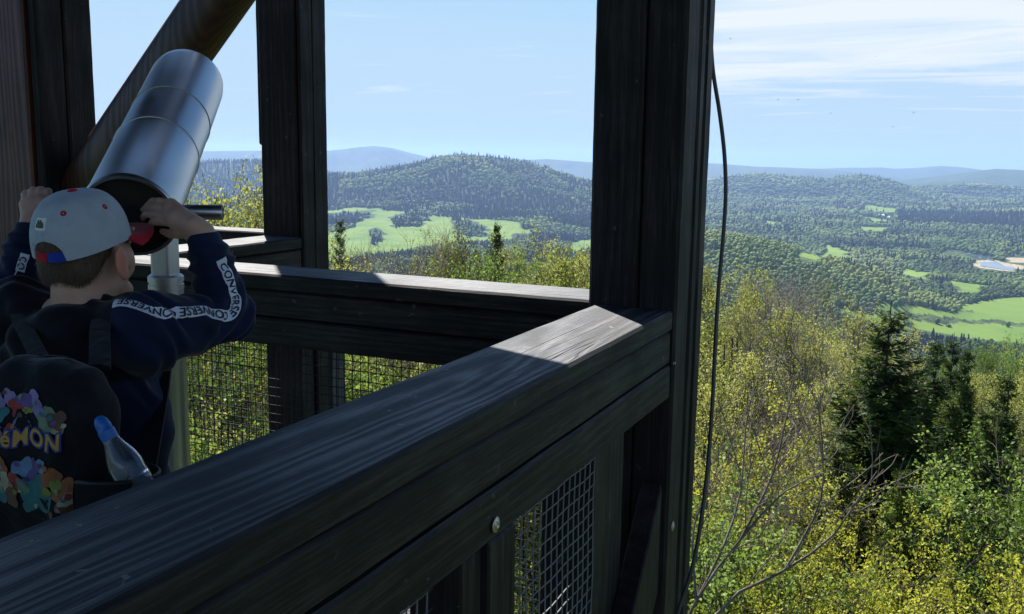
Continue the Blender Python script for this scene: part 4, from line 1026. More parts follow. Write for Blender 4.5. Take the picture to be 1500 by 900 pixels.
Sr, Sl = Nb + Rv * .135 - UZ * .018, Nb - Rv * .135 - UZ * .005
Er, Wr = Pd(336, 462, 1.80), Pd(294, 343, 1.790)
El, Wl = Pd(17, 446, 1.83), Pd(50, 330, 1.87)
HAX = (Rh, Fh, Uh)
ch = Nb - UZ * .17 + Fv * .03; pel = Nb - UZ * .46 + Fv * .02
ftz = DECK
lo = np.minimum(np.minimum(Er, El), pel - .25) - .12; hi = np.maximum(np.maximum(Er, Sr), np.maximum(Wl, C0)) + np.array([.14, .16, .17]); lo[2] = DECK - .01
B = Field(lo, hi, .0036)
# head
B.ell(Hd(-.003, 0, .000), HAX, (.0615, .0780, .071), .01)
B.ell(Hd(.028, 0, -.070), HAX, (.048, .050, .056), .03)
B.ell(Hd(.054, 0, -.045), HAX, (.050, .034, .048), .02)
B.cap(Hd(.070, -.014, -.117), Hd(.070, .014, -.117), .017, .017, .02)
B.cap(Hd(.088, 0, -.018), Hd(.105, 0, -.050), .007, .011, .012)
B.cap(Hd(.096, -.009, -.053), Hd(.096, .009, -.053), .006, .006, .006)
for s in (-1, 1):
    B.ell(Hd(.086, s * .031, -.022), HAX, (.013, .011, .009), .008, True)
    B.ell(Hd(.0775, s * .031, -.022), HAX, (.012, .012, .011), .003)
    B.cap(Hd(.090, s * .016, -.004), Hd(.080, s * .047, -.004), .006, .005, .008)
    B.cap(Hd(.044, s * .043, -.052), Hd(.058, s * .032, -.068), .018, .016, .02)
    # ear: a shell leaning back, with rim, hollow and lobe
    ea = (Rh * .98 * s + Fh * .2, Fh * .98 - Rh * .2 * s, Uh); ea = [v_ / np.linalg.norm(v_) for v_ in ea]
    ec = Hd(.004, s * .0745, -.044)
    B.ell(ec, ea, (.0060, .0190, .0295), .004)
    B.ell(ec - ea[0] * .006 + ea[1] * .002 + Uh * .002, ea, (.006, .011, .019), .004, True)
    B.ell(ec - Uh * .024 + Fh * .004, ea, (.006, .009, .010), .006)
B.cap(Hd(.094, -.016, -.083), Hd(.094, .016, -.083), .0055, .0055, .006); B.cap(Hd(.0935, -.012, -.092), Hd(.0935, .012, -.092), .006, .006, .004)
# neck, trunk, legs
B.cap(Hd(-.022, 0, -.045), Nb - UZ * .03, .039, .043, .025)
B.cap(Hd(.002, 0, -.075), Nb + Fv * .02 - UZ * .03, .030, .036, .02)
B.ell(ch, (Rv, Fv, UZ), (.118, .078, .19), .04); B.ell(pel, (Rv, Fv, UZ), (.115, .08, .12), .05)
B.cap(ch - UZ * .08, pel, .085, .09, .05)
B.cap(Nb - UZ * .03, Sr, .04, .045, .03); B.cap(Nb - UZ * .03, Sl, .04, .045, .03)
for s in (-1, 1):
    hip = pel + Rv * .062 * s - UZ * .06; an = np.array([pel[0], pel[1], DECK + .075]) + Rv * .085 * s; kn = (hip + an) / 2 + Fv * .025 + UZ * .01
    B.cap(hip, kn, .066, .047, .03); B.cap(kn, an, .047, .030, .02)
    B.cap(an - UZ * .042, an - UZ * .045 + Fv * .13 + Rv * .015 * s, .03, .026, .02)
# arms
for S_, E_, W_ in ((Sr, Er, Wr), (Sl, El, Wl)):
    B.cap(S_, E_, .038, .028, .02); B.cap(E_, E_ * .6 + W_ * .4, .028, .029, .01); B.cap(E_ * .6 + W_ * .4, W_, .029, .0215, .01, )
def finger(pts, r, k=.0025):
    for a, b, ra, rb in zip(pts[:-1], pts[1:], r[:-1], r[1:]): B.cap(a, b, ra * .93, rb * .93, k)
# right hand closing over the cap brim and the eyepiece edge
kr = [Pd(254, 327, 1.795), Pd(249, 317, 1.800), Pd(248, 307, 1.805), Pd(251, 298, 1.810)]
for q_ in kr: B.cap(Wr, q_, .0185, .0105, .014)
B.cap(Pd(283, 330, 1.775), Pd(262, 318, 1.790), .019, .016, .012)
finger([kr[0], Pd(236, 325, 1.810), Pd(224, 326, 1.825), Pd(217, 332, 1.830)], (.0088, .0080, .0072, .0060))
finger([kr[1], Pd(228, 314, 1.815), Pd(214, 314, 1.830), Pd(207, 321, 1.840)], (.0090, .0084, .0076, .0062))
finger([kr[2], Pd(229, 303, 1.820), Pd(216, 303, 1.840), Pd(208, 309, 1.850)], (.0088, .0082, .0074, .0060))
finger([kr[3], Pd(234, 294, 1.825), Pd(223, 294, 1.840), Pd(215, 298, 1.850)], (.0080, .0072, .0066, .0056))
finger([Pd(284, 336, 1.780), Pd(264, 343, 1.790), Pd(249, 343, 1.805), Pd(238, 339, 1.815)], (.0125, .0102, .0088, .0070))
# left fist round the left handle
hL = hc - trt * .165
for k_, (x_, o_) in enumerate(((36, 4), (47, 0), (58, -1), (69, 1))):
    K = Pd(x_, 296 + o_, 1.875); B.cap(Wl, K, .0185, .0110, .013)
    finger([K, Pd(x_ + 1, 281 + o_, 1.89), Pd(x_ + 2, 279 + o_, 1.925), Pd(x_ + 3, 300, 1.945)], np.array((.0092, .0086, .0078, .0064)) * (1.0, 1.04, 1.0, .92)[k_ if k_ else 3])
finger([Pd(58, 322, 1.87), Pd(74, 312, 1.885), Pd(80, 302, 1.905), Pd(80, 294, 1.925)], (.0125, .0105, .009, .0072))
boy_o = np.array([pel[0], pel[1], DECK])
me = relax(B.mesh('person'), 1)
t = NT('skin'); p = t('BsdfPrincipled', ins={'Roughness': .55, 'Subsurface Weight': .08, 'Subsurface Scale': .01, 'Specular IOR Level': .35}); p.inputs['Subsurface Radius'].default_value = (1, .35, .2)
tc = t('TexCoord'); nz = t('TexNoise', ins={'Vector': tc.outputs['Object'], 'Scale': 28., 'Detail': 5.}); n2 = t('TexNoise', ins={'Vector': tc.outputs['Object'], 'Scale': 420., 'Detail': 2.})
t.l(t.mix(t('Attribute', attribute_name='ear_backlight').outputs['Fac'], t.ramp(nz.outputs[0], [(.3, (.40, .235, .165)), (.7, (.52, .33, .245))]), (.50, .13, .075)), p.inputs['Base Color']); b = t('Bump', ins={'Strength': .15, 'Distance': .001, 'Height': n2.outputs[0]}); t.l(b.outputs[0], p.inputs['Normal']); t.l(p.outputs[0], t.out.inputs[0]); M['skin'] = t.mat
co_ = np.zeros(len(me.vertices) * 3, np.float32); me.vertices.foreach_get('co', co_); co_ = co_.reshape(-1, 3); fl_ = np.zeros(len(co_))
for s in (-1, 1): fl_ = np.maximum(fl_, .75 * np.clip(1.25 - np.linalg.norm((co_ - Hd(.000, s * .080, -.044)) @ np.array([Rh / .012, Fh / .024, Uh / .034]).T, axis=1), 0, 1))  # red of light shining through the ears, painted into the skin colour
fattr(me, 'ear_backlight', fl_)
boy = link('person', me, M['skin']); me.transform(Matrix.Translation(-boy_o)); boy.location = boy_o
tag(boy, 'boy seen from behind in grey cap and navy hoodie, both hands up at the telescope', 'person')

# hair: a cropped layer over the skull below the cap
Hf = Field(C0 - .13, C0 + .13, .0032)
Hf.ell(Hd(-.004, 0, -.001), HAX, (.0638, .0803, .0725), .008)
Hf.cap(Hd(-.042, -.026, -.050), Hd(-.042, .026, -.050), .027, .027, .02)
P = Hf.lo + Hf.h * np.stack(np.meshgrid(*[np.arange(k_) for k_ in Hf.n], indexing='ij'), -1)
q_ = P - C0; fq, rq, uq = q_ @ Fh, q_ @ Rh, q_ @ Uh
line = np.where(fq > -.02, (fq + .02) * 1.3 - .056 + np.clip((fq - .03) * 3, 0, 1), -.056 - np.clip(-fq - .02, 0, .05) * .5)    # hairline rises from nape to temple
Hf.D = np.maximum(Hf.D, (line - uq).astype(np.float32) * .8)
# leave the ears free
for s in (-1, 1): Hf.ell(Hd(.006, s * .079, -.042), HAX, (.018, .020, .031), .004, True)
t = NT('short brown hair'); p = t('BsdfPrincipled', ins={'Roughness': .6, 'Specular IOR Level': .3}); tc = t('TexCoord')
mp = t('Mapping', ins={'Vector': tc.outputs['Object'], 'Scale': (1, 1, .12)}); nz = t('TexNoise', ins={'Vector': mp.outputs[0], 'Scale': 520., 'Detail': 3.}); n2 = t('TexNoise', ins={'Vector': tc.outputs['Object'], 'Scale': 30., 'Detail': 3.})
t.l(t.mix(n2.outputs[0], t.ramp(nz.outputs[0], [(.3, (.020, .012, .008)), (.7, (.13, .082, .050))]), (.07, .045, .03)), p.inputs['Base Color']); b = t('Bump', ins={'Strength': .8, 'Distance': .002, 'Height': nz.outputs[0]}); t.l(b.outputs[0], p.inputs['Normal']); t.l(p.outputs[0], t.out.inputs[0]); M['hair'] = t.mat
hm_ = relax(Hf.mesh('hair'), 1)
hv = np.zeros(len(hm_.vertices) * 3, np.float32); hm_.vertices.foreach_get('co', hv); hv = hv.reshape(-1, 3).astype(float); hn = np.zeros_like(hv, dtype=np.float32).ravel(); hm_.vertex_normals.foreach_get('vector', hn); hn = hn.reshape(-1, 3)
sel = RNG.integers(0, len(hv), 9000); sel = sel[((hv[sel] - C0) @ Uh < .03)]
p0 = hv[sel] + RNG.normal(0, .0012, (len(sel), 3)); dr = hn[sel] * .35 - Uh * 1.0 - Fh * .15 + RNG.normal(0, .16, (len(sel), 3)); dr /= np.linalg.norm(dr, axis=1)[:, None]
sd_ = np.cross(dr, hn[sel]); sd_ /= np.linalg.norm(sd_, axis=1)[:, None]; ln_ = RNG.uniform(.005, .010, (len(sel), 1))
tri = np.stack([p0 - sd_ * .0004, p0 + sd_ * .0004, p0 + dr * ln_], 1).reshape(-1, 3)
f4 = np.array([list(p_.vertices) for p_ in hm_.polygons])
hm2 = mesh_np('hair', np.concatenate([hv, tri]), [f4, np.arange(len(tri)).reshape(-1, 3) + len(hv)], True)
link('hair', hm2, M['hair'], boy)

# hoodie
def fabric(name, a, b, bump=.35, sc=900.):
    t = NT(name); p = t('BsdfPrincipled', ins={'Roughness': .85, 'Specular IOR Level': .2, 'Sheen Weight': .12, 'Sheen Roughness': .4}); tc = t('TexCoord')
    n1 = t('TexNoise', ins={'Vector': tc.outputs['Object'], 'Scale': 14., 'Detail': 5.}); n2 = t('TexNoise', ins={'Vector': tc.outputs['Object'], 'Scale': sc, 'Detail': 2.}); n3 = t('TexNoise', ins={'Vector': tc.outputs['Object'], 'Scale': 22., 'Detail': 3., 'Distortion': 1.2})
    t.l(t.ramp(n1.outputs[0], [(.3, a), (.7, b)]), p.inputs['Base Color'])
    h = t.mathn('ADD', t.mathn('MULTIPLY', n2.outputs[0], .12), n3.outputs[0]); bb = t('Bump', ins={'Strength': bump, 'Distance': .006, 'Height': h}); t.l(bb.outputs[0], p.inputs['Normal']); t.l(p.outputs[0], t.out.inputs[0]); return t.mat
M['navy'] = fabric('navy sweatshirt cloth', (.0045, .009, .030), (.0085, .016, .048)); M['black_cloth'] = fabric('black hood cloth', (.003, .0038, .007), (.006, .007, .012))
M['jeans'] = fabric('dark trousers', (.006, .007, .012), (.012, .014, .022))
lo2 = lo.copy(); lo2[2] = pel[2] - .14
Cf = Field(lo2, hi + .0, .0042)
nwr = lambda W_, E_: (W_ - E_) / np.linalg.norm(W_ - E_)
Cf.ell(ch + UZ * .0, (Rv, Fv, UZ), (.134, .105, .205), .04); Cf.cap(ch - UZ * .06, pel - UZ * .02, .108, .112, .05, flat=(Fv, .85)); Cf.cap(ch - UZ * .06 + Rv * .02, pel - UZ * .04 + Rv * .028, .10, .108, .05, flat=(Fv, .9))
Cf.cap(Nb - UZ * .035, Sr - UZ * .004, .052, .058, .03); Cf.cap(Nb - UZ * .035, Sl, .052, .058, .03)
for S_, E_, W_ in ((Sr, Er, Wr), (Sl, El, Wl)):
    n_ = nwr(W_, E_); Wc = W_ - n_ * .004; lenf = np.linalg.norm(W_ - E_)
    Cf.cap(S_, E_, .055, .044, .03); Cf.cap(S_ - UZ * .03, S_ * .5 + E_ * .5 - UZ * .012, .05, .046, .03)
    Cf.cap(E_, Wc - n_ * .038, .0440, .0375, .015); Cf.cap(E_ * .3 + Wc * .7, Wc - n_ * .045, .041, .0405, .01)
    Cf.cap(Wc - n_ * .05, Wc + n_ * .02, .0335, .0315, .005, cut=(Wc, n_))
# hood lying round the neck
th = np.linspace(0, 2 * PI, 19)
ringp = [Nb + UZ * (-.018 + .010 * math.cos(a)) + Fv * (.008 - .062 * math.cos(a)) + Rv * .070 * math.sin(a) for a in th]
for a, b, t_ in zip(ringp[:-1], ringp[1:], th[:-1]): Cf.cap(a, b, .020 + .006 * math.cos(t_), .020 + .006 * math.cos(t_), .012)
Cf.ell(Nb - Fv * .070 - UZ * .065, (Rv, Fv, UZ), (.095, .040, .075), .02)
# sagging and creases
P = Cf.lo + Cf.h * np.stack(np.meshgrid(*[np.arange(k_) for k_ in Cf.n], indexing='ij'), -1).reshape(-1, 3)
near = np.abs(Cf.D.ravel()) < .012
pn = P[near]; dn = np.zeros(len(pn))
for E_, S_, W_ in ((Er, Sr, Wr), (El, Sl, Wl)):
    de = np.linalg.norm(pn - E_, axis=1); ins = (S_ + W_) / 2 - E_; ins /= np.linalg.norm(ins)
    c_ = np.exp(-(de / .075) ** 2); dn += c_ * .0070 * np.sin((pn - E_) @ ins * 190 + 3 * np.sin((pn - E_) @ np.cross(ins, S_ - E_) * 300)) 
    aS = (E_ - S_) / np.linalg.norm(E_ - S_); s1 = (pn - S_) @ aS
    dn += .0062 * np.exp(-((s1 - .03) / .07) ** 2) * (np.linalg.norm(pn - S_, axis=1) < .14) * np.sin(s1 * 115 + (pn - S_) @ UZ * 95 + 1.5 * np.sin((pn - S_) @ Fv * 60))
    aW = nwr(W_, E_); s2 = (pn - W_) @ aW; dn += .0042 * np.exp(-((s2 + .055) / .035) ** 2) * (np.linalg.norm(pn - W_, axis=1) < .10) * np.sin(s2 * 240 + (pn - W_) @ np.cross(aW, UZ) * 60)
bd = pn - ch; inb = np.exp(-((bd @ Rv) / .17) ** 4) * (np.abs(bd[:, 2]) < .5)
dn += inb * .0062 * np.sin(bd[:, 2] * 42 + (bd @ Rv) * 38 + 2.2 * np.sin((bd @ Rv) * 21 + bd[:, 2] * 9)) + inb * .002 * np.sin(bd[:, 2] * 95 - (bd @ Rv) * 70)
Dd = Cf.D.ravel(); Dd[near] += dn; Cf.D = Dd.reshape(Cf.n)
hme = relax(Cf.mesh('hoodie'), 2)
hoodie = link('hoodie', hme, [M['navy'], M['black_cloth']], boy)
co = np.zeros(len(hme.vertices) * 3, np.float32); hme.vertices.foreach_get('co', co); co = co.reshape(-1, 3)
cen = np.array([p_.center[:] for p_ in hme.polygons]); rel = cen - Nb
hoodm = ((np.hypot(rel @ Rv / 1.05, (rel @ Fv + .02) / 1.15) < .118) & (rel[:, 2] > -.105)).astype(np.int32); hme.polygons.foreach_set('material_index', hoodm)
# trousers and shoes
T = Field(np.array([pel[0] - .3, pel[1] - .25, DECK - .01]), np.array([pel[0] + .3, pel[1] + .35, pel[2] + .05]), .006)
T.ell(pel, (Rv, Fv, UZ), (.122, .088, .12), .04)
for s in (-1, 1):
    hip = pel + Rv * .062 * s - UZ * .06; an = np.array([pel[0], pel[1], DECK + .075]) + Rv * .085 * s; kn = (hip + an) / 2 + Fv * .025 + UZ * .01
    T.cap(hip, kn, .076, .060, .03); T.cap(kn, an + UZ * .03, .060, .050, .02)
link('trousers', relax(T.mesh('trousers'), 2), M['jeans'], boy)
for s in (-1, 1):
    an = np.array([pel[0], pel[1], DECK + .075]) + Rv * .085 * s
    K = Field(an - .2, an + np.array([.2, .3, .1]), .006); K.cap(an - UZ * .035 - Fv * .01, an - UZ * .042 + Fv * .135 + Rv * .015 * s, .038, .034, .01, cut=((0, 0, DECK + .0005), (0, 0, -1))); K.cap(an - UZ * .03, an, .042, .043, .02)
    link('shoe', relax(K.mesh('shoe'), 1), M['rubber'], boy)

# cap
CT = rad(12)      # the cap sits tipped back
Fc = Fv * math.cos(CT) + UZ * math.sin(CT); Uc = UZ * math.cos(CT) - Fv * math.sin(CT); Rc = Rv
K0 = Hd(-.001, .003, .018) - Uc * .034
def cap_pt(u, v):
    """u: angle from the brim (right positive), v: 0 rim .. 1 crown"""
    a, b = .0725, .0875
    th_ = v * PI / 2; rr = np.cos(th_) ** .62; hh = np.sin(th_) ** .95
    seam = 1 - .018 * np.exp(-(((u * 3 / PI + .5) % 1 - .5) / .035) ** 2) * np.clip(1.2 - v, 0, 1) * (v > .02)
    wob = 1 + .012 * np.sin(3 * u + 5 * v) * (1 - v) + .008 * np.sin(7 * u - 9 * v) * (1 - v)
    r_ = rr * seam * wob
    fl = 1 + .05 * np.clip(np.cos(u), 0, 1) * np.sin(th_ * 2) * .6      # the front panels stand up stiff
    return K0 + Rc * (np.sin(u) * a * r_)[..., None] + Fc * (np.cos(u) * b * r_ * fl)[..., None] + Uc * (hh * .094 - .004 * np.cos(2 * u) * (1 - v))[..., None]
nu, nv = 120, 34
us = np.linspace(-PI, PI, nu + 1)[:-1]
back = np.abs((us - PI + PI) % (2 * PI) - PI); back = PI - np.abs(us)           # angle from the back
v0 = np.where(back < .47, .225 * np.sqrt(np.clip(1 - (back / .47) ** 2, 0, 1)), 0)
tt = np.linspace(0, 1, nv)[:, None]
Vg = v0[None] + (0.995 - v0[None]) * tt
G = cap_pt(np.broadcast_to(us, Vg.shape), Vg).reshape(-1, 3)
i = np.arange(nv - 1)[:, None] * nu; j = np.arange(nu)[None]; j2 = (j + 1) % nu
q = np.stack([i + j, i + j2, i + nu + j2, i + nu + j], -1).reshape(-1, 4)
t = NT('grey cap cloth'); p = t('BsdfPrincipled', ins={'Roughness': .85, 'Specular IOR Level': .2, 'Sheen Weight': .1}); tc = t('TexCoord')
n1 = t('TexNoise', ins={'Vector': tc.outputs['Object'], 'Scale': 40., 'Detail': 6.}); n2 = t('TexNoise', ins={'Vector': tc.outputs['Object'], 'Scale': 1100., 'Detail': 1.}); n3 = t('TexNoise', ins={'Vector': tc.outputs['Object'], 'Scale': 24., 'Detail': 4.})
t.l(t.mix(t.mathn('MULTIPLY', n2.outputs[0], .6), t.ramp(n1.outputs[0], [(.3, (.26, .315, .37)), (.7, (.355, .41, .46))]), (.42, .47, .51)), p.inputs['Base Color'])
b = t('Bump', ins={'Strength': .5, 'Distance': .003, 'Height': t.mathn('ADD', t.mathn('MULTIPLY', n2.outputs[0], .15), n3.outputs[0])}); t.l(b.outputs[0], p.inputs['Normal']); t.l(p.outputs[0], t.out.inputs[0]); M['cap'] = t.mat
M['red'] = fabric('red cap cloth', (.30, .006, .018), (.42, .012, .030), .2); M['blue'] = fabric('blue strap', (.010, .035, .26), (.02, .055, .36), .2); M['white'] = fabric('white label cloth', (.62, .63, .62), (.74, .74, .72), .15)
def thick(name, verts, faces, mat, parent, th=.0018, smooth=True):
    me = mesh_np(name, verts, faces, smooth); o = link(name, me, mat, parent)
    bm = bmesh.new(); bm.from_mesh(me); bmesh.ops.recalc_face_normals(bm, faces=bm.faces); bmesh.ops.solidify(bm, geom=bm.faces[:], thickness=-th); bm.to_mesh(me); bm.free()
    if smooth: me.polygons.foreach_set('use_smooth', np.ones(len(me.polygons), bool)); me.set_sharp_from_angle(angle=rad(50))
    return o
capo = thick('cap', G, [q], M['cap'], boy)
# piping along the rim, button, eyelets
sv = [spline(cap_pt(np.full(12, u_), np.linspace(.04 if abs(u_) < 2.6 else .30, .985, 12)) , 24) for u_ in (np.arange(6) * PI / 3 + PI / 3 * 0)]
sv = [p_ + (p_ - K0) / np.linalg.norm(p_ - K0, axis=1)[:, None] * .0004 for p_ in sv]
v_, q_, k_ = tube_np(sv, [np.full(24, .0011)] * 6, 5); link('cap_seam', mesh_np('cap_seam', v_, [q_, k_], True), M['cap'], capo)
rim = cap_pt(us, v0 + .004); rim = np.vstack([rim, rim[:1]])
tube('cap_edge', rim, .0016, M['cap'], capo, 6)
br = []
ub = np.linspace(-1.22, 1.22, 41)
for s in np.linspace(0, 1, 12):
    base_ = cap_pt(ub, np.zeros_like(ub) + .03)
    ext = .064 * np.sqrt(np.clip(1 - (ub / 1.26) ** 2, 0, 1)) ** .7
    out = base_ + Fc * (ext * s)[:, None] - Uc * (.003 * s + .024 * (ub / 1.22) ** 2 * s * .8)[:, None] + Rc * (np.sin(ub) * .012 * s)[:, None]
    br.append(out)
br = np.array(br); i = np.arange(11)[:, None] * 41; j = np.arange(40)[None]
thick('brim', br.reshape(-1, 3), [np.stack([i + j, i + j + 1, i + 41 + j + 1, i + 41 + j], -1).reshape(-1, 4)], M['red'], capo, .0026)
top = cap_pt(np.array([0.]), np.array([.999]))[0]
lathe('cap_button', [(-.002, .0085), (.002, .0085), (.0045, .0065), (.0055, .003), (.0057, .0001)], top, Uc, M['red'], capo, 20, (1, 0, 0), 60)
def on_cap(px, py):
    """the spot of the crown nearest the surveyed sight line"""
    d = ray(px, py); d = d / np.linalg.norm(d)
    uu, vv = np.meshgrid(np.linspace(-PI, PI, 361), np.linspace(.02, .98, 90)); Q = cap_pt(uu, vv); n_ = np.linalg.norm(np.cross(Q, d), axis=-1) + 10 * ((Q @ d) > np.linalg.norm(K0 + Uc * .03))
    k_ = np.unravel_index(np.argmin(n_), n_.shape); u_, v_ = uu[k_], vv[k_]
    e_ = 1e-3; a = cap_pt(np.array([u_ + e_]), np.array([v_]))[0] - Q[k_]; b_ = cap_pt(np.array([u_]), np.array([v_ + e_]))[0] - Q[k_]
    n2_ = np.cross(a, b_); n2_ /= np.linalg.norm(n2_); n2_ *= np.sign(n2_ @ (Q[k_] - K0))
    return Q[k_], n2_, a / np.linalg.norm(a), b_ / np.linalg.norm(b_), u_, v_
for px, py in ((93, 313), (152.5, 304), (54, 304)):
    p_, n_, a_, b_, _, _ = on_cap(px, py)
    lathe('eyelet', [(-.001, .0054), (.0014, .0054), (.0022, .0042), (.0020, .0014), (.0012, .0010), (.0011, .0001)], p_, n_, M['red'] if px > 60 else M['black_cloth'], capo, 16, (.1, .3, .9), 60)
_, _, _, _, up_, vp_ = on_cap(60, 329)
gu, gv = np.meshgrid(np.linspace(-1, 1, 13), np.linspace(-1, 1, 9))
def patch(name, u_, v_, wu, wv, mat, lift, parent, th=.0008, mask=None):
    Q = cap_pt(u_ + gu * wu, v_ + gv * wv); nrm = Q - (K0 + Uc * .03); nrm /= np.linalg.norm(nrm, axis=-1, keepdims=True); Q = Q + nrm * lift
    i = np.arange(8)[:, None] * 13; j = np.arange(12)[None]; f = np.stack([i + j, i + j + 1, i + 14 + j, i + 13 + j], -1).reshape(-1, 4)
    if mask is not None: f = f[mask(((gu[:-1, :-1] + gu[1:, 1:]) / 2).ravel(), ((gv[:-1, :-1] + gv[1:, 1:]) / 2).ravel())]
    return thick(name, Q.reshape(-1, 3), [f], mat, parent, th)
lab_ = patch('cap_label', up_, vp_, .165, .080, M['white'], .0022, capo)
M['emblem'] = simple('dark green stitching', (.05, .09, .03), rough=.8, var=.7, scale=260)
patch('label_emblem', up_, vp_, .115, .05, M['emblem'], .0034, capo, .0006, lambda a, b: (np.abs(a) < .95 - .35 * np.clip(b, 0, 1)) & (b + .3 * np.sin(a * 9) < .75))
# strap across the back opening
sb = np.linspace(PI - .47, PI + .47, 25)
for k_, (s0, s1, mt) in enumerate(((0, 13, 'blue'), (12, 25, 'red'))):
    uu = sb[s0:s1]; lowv, hiv = cap_pt(uu, np.full(len(uu), .0)), cap_pt(uu, np.full(len(uu), .10))
    nrm = (lowv - K0) - Uc * ((lowv - K0) @ Uc)[:, None]; nrm /= np.linalg.norm(nrm, axis=1)[:, None]
    V_ = np.concatenate([lowv + nrm * (.0008 * k_), hiv + nrm * (.0008 * k_)]); n_ = len(uu); j = np.arange(n_ - 1)
    thick('strap', V_, [np.stack([j, j + 1, n_ + j + 1, n_ + j], -1)], M[mt], capo, .0016)

# printed tape along the sleeves
def cast(tree, px, py):
    d = Vector(ray(px, py)).normalized(); h = tree.ray_cast(Vector((0, 0, 0)), d)
    return h
M['tape'] = fabric('white sleeve tape', (.52, .57, .68), (.70, .74, .82), .15); M['ink'] = simple('navy print', (.006, .010, .03), rough=.8)
def text_mesh(s, size):
    cu = bpy.data.curves.new('txt', 'FONT'); cu.body = s; cu.size = size; cu.offset = size * .022; cu.resolution_u = 3; cu.space_character = 1.06
    o = bpy.data.objects.new('txt', cu); COL.objects.link(o); dg = bpy.context.evaluated_depsgraph_get(); me = bpy.data.meshes.new_from_object(o.evaluated_get(dg)); bpy.data.objects.remove(o); bpy.data.curves.remove(cu)
    return me
def tape(tree, path, width, words, size, start=.0, arm=None):
    pts = []
    for px, py in path:
        h = cast(tree, px, py)
        if h[0] is not None and (arm is None or min(np.linalg.norm(np.array(h[0]) - (arm[0] + (arm[1] - arm[0]) * f_)) for f_ in np.linspace(0, 1, 9)) < .075): pts.append(np.array(h[0]))
    c = spline(pts, 90); seg = np.r_[0, np.cumsum(np.linalg.norm(np.diff(c, axis=0), axis=1))]
    def at(s_, w_, lift):
        s_ = np.clip(s_, 0, seg[-1]); p_ = np.array([np.interp(s_, seg, c[:, k]) for k in range(3)]); p2 = np.array([np.interp(min(s_ + .004, seg[-1] + 0), seg, c[:, k]) for k in range(3)]); p1 = np.array([np.interp(max(s_ - .004, 0), seg, c[:, k]) for k in range(3)])
        l_, n_, *_ = tree.find_nearest(Vector(p_)); n_ = np.array(n_); tg = p2 - p1; tg /= np.linalg.norm(tg) + 1e-9; sd_ = np.cross(n_, tg); sd_ /= np.linalg.norm(sd_) + 1e-9
        q0 = np.array(l_) + sd_ * w_; l2, n2_, *_ = tree.find_nearest(Vector(q0)); return np.array(l2) + np.array(n2_) * lift
    ns_ = 100; ws = np.linspace(-.5, .5, 7) * width
    Gd = np.array([[at(s_, w_, .0012) for w_ in ws] for s_ in np.linspace(0, seg[-1], ns_)])
    i = np.arange(ns_ - 1)[:, None] * 7; j = np.arange(6)[None]
    tp_ = thick('sleeve_tape', Gd.reshape(-1, 3), [np.stack([i + j, i + j + 1, i + 8 + j, i + 7 + j], -1).reshape(-1, 4)], M['tape'], boy, .0009)
    me = text_mesh(words, size); bm = bmesh.new(); bm.from_mesh(me)
    bmesh.ops.triangulate(bm, faces=bm.faces); bmesh.ops.subdivide_edges(bm, edges=[e_ for e_ in bm.edges if e_.calc_length() > size * .3], cuts=2)
    xs_ = [v_.co.x for v_ in bm.verts]; cap_h = max(v_.co.y for v_ in bm.verts)
    dele = [f for f in bm.faces if f.calc_center_median().x + start > seg[-1] - .002]
    bmesh.ops.delete(bm, geom=dele, context='FACES')
    for v_ in bm.verts: v_.co = Vector(at(v_.co.x + start, (v_.co.y - cap_h * .5), .0026))
    bm.to_mesh(me); bm.free(); me.name = 'sleeve_lettering'
    link('sleeve_lettering', me, M['ink'], tp_)
bmh = bmesh.new(); bmh.from_mesh(hme); tree_h = BVHTree.FromBMesh(bmh); bmh.free()
tape(tree_h, [(324, 380), (332, 398), (340, 420), (345, 440), (343, 456), (333, 463), (318, 461), (300, 455), (281, 457), (262, 458), (240, 459), (218, 455), (198, 447), (180, 443), (166, 445)], .0205, 'CONVERSE CONVERSE CONVERSE', .0205, .008)
tape(tree_h, [(37, 372), (33, 384), (29, 398), (27, 412), (25, 424), (26, 434), (36, 440), (48, 440)], .016, 'CONVERSE CONV', .017, .006, (El, Wl))

# ------------------------------------------------------------------ backpack and bottle
bc = Pd(70, 640, 1.46)
tiltb = rad(4); Bu = UZ * math.cos(tiltb) + Fv * math.sin(tiltb); Bf = Fv * math.cos(tiltb) - UZ * math.sin(tiltb); Br = Rv
def bagp(r, u, f): return bc + Br * r + Bu * u + Bf * f
Bg = Field(bc - np.array([.30, .25, .32]), bc + np.array([.30, .25, .32]), .0052)
P = Bg.lo + Bg.h * np.stack(np.meshgrid(*[np.arange(k_) for k_ in Bg.n], indexing='ij'), -1)
q_ = P - bc; x_, z_, y_ = q_ @ Br, q_ @ Bu, q_ @ Bf
hw = .110 - .030 * np.clip((z_ - .0) / .13, 0, 1) ** 2 - .004 * np.sin(z_ * 30); hd = .062 - .020 * np.clip((z_ + .02) / .2, 0, 1)
rc = .045
d3 = np.stack([np.abs(x_) - hw + rc, np.abs(y_ - .0) - hd + rc, np.abs(z_ + .045) - .165 + rc], -1)
Bg.D = (np.linalg.norm(np.maximum(d3, 0), axis=-1) + np.minimum(d3.max(-1), 0) - rc + .0035 * np.sin(x_ * 34 + z_ * 17) * np.sin(z_ * 22 + 1) + .003 * np.sin(z_ * 61 - x_ * 33 + 2 * np.sin(x_ * 40)) * (np.abs(x_) > .06) + .0022 * np.sin(x_ * 90 + z_ * 24)).astype(np.float32)
M['bag'] = fabric('black backpack cloth', (.0045, .005, .007), (.0115, .012, .015), .5, 600.)
bag = empty('backpack', tuple(bagp(0, -.21, 0)), 'dark backpack on the boys back with yellow lettering and a colourful print', 'backpack')
bme = relax(Bg.mesh('bag_body'), 2); body_ = link('bag_body', bme, M['bag'], bag)
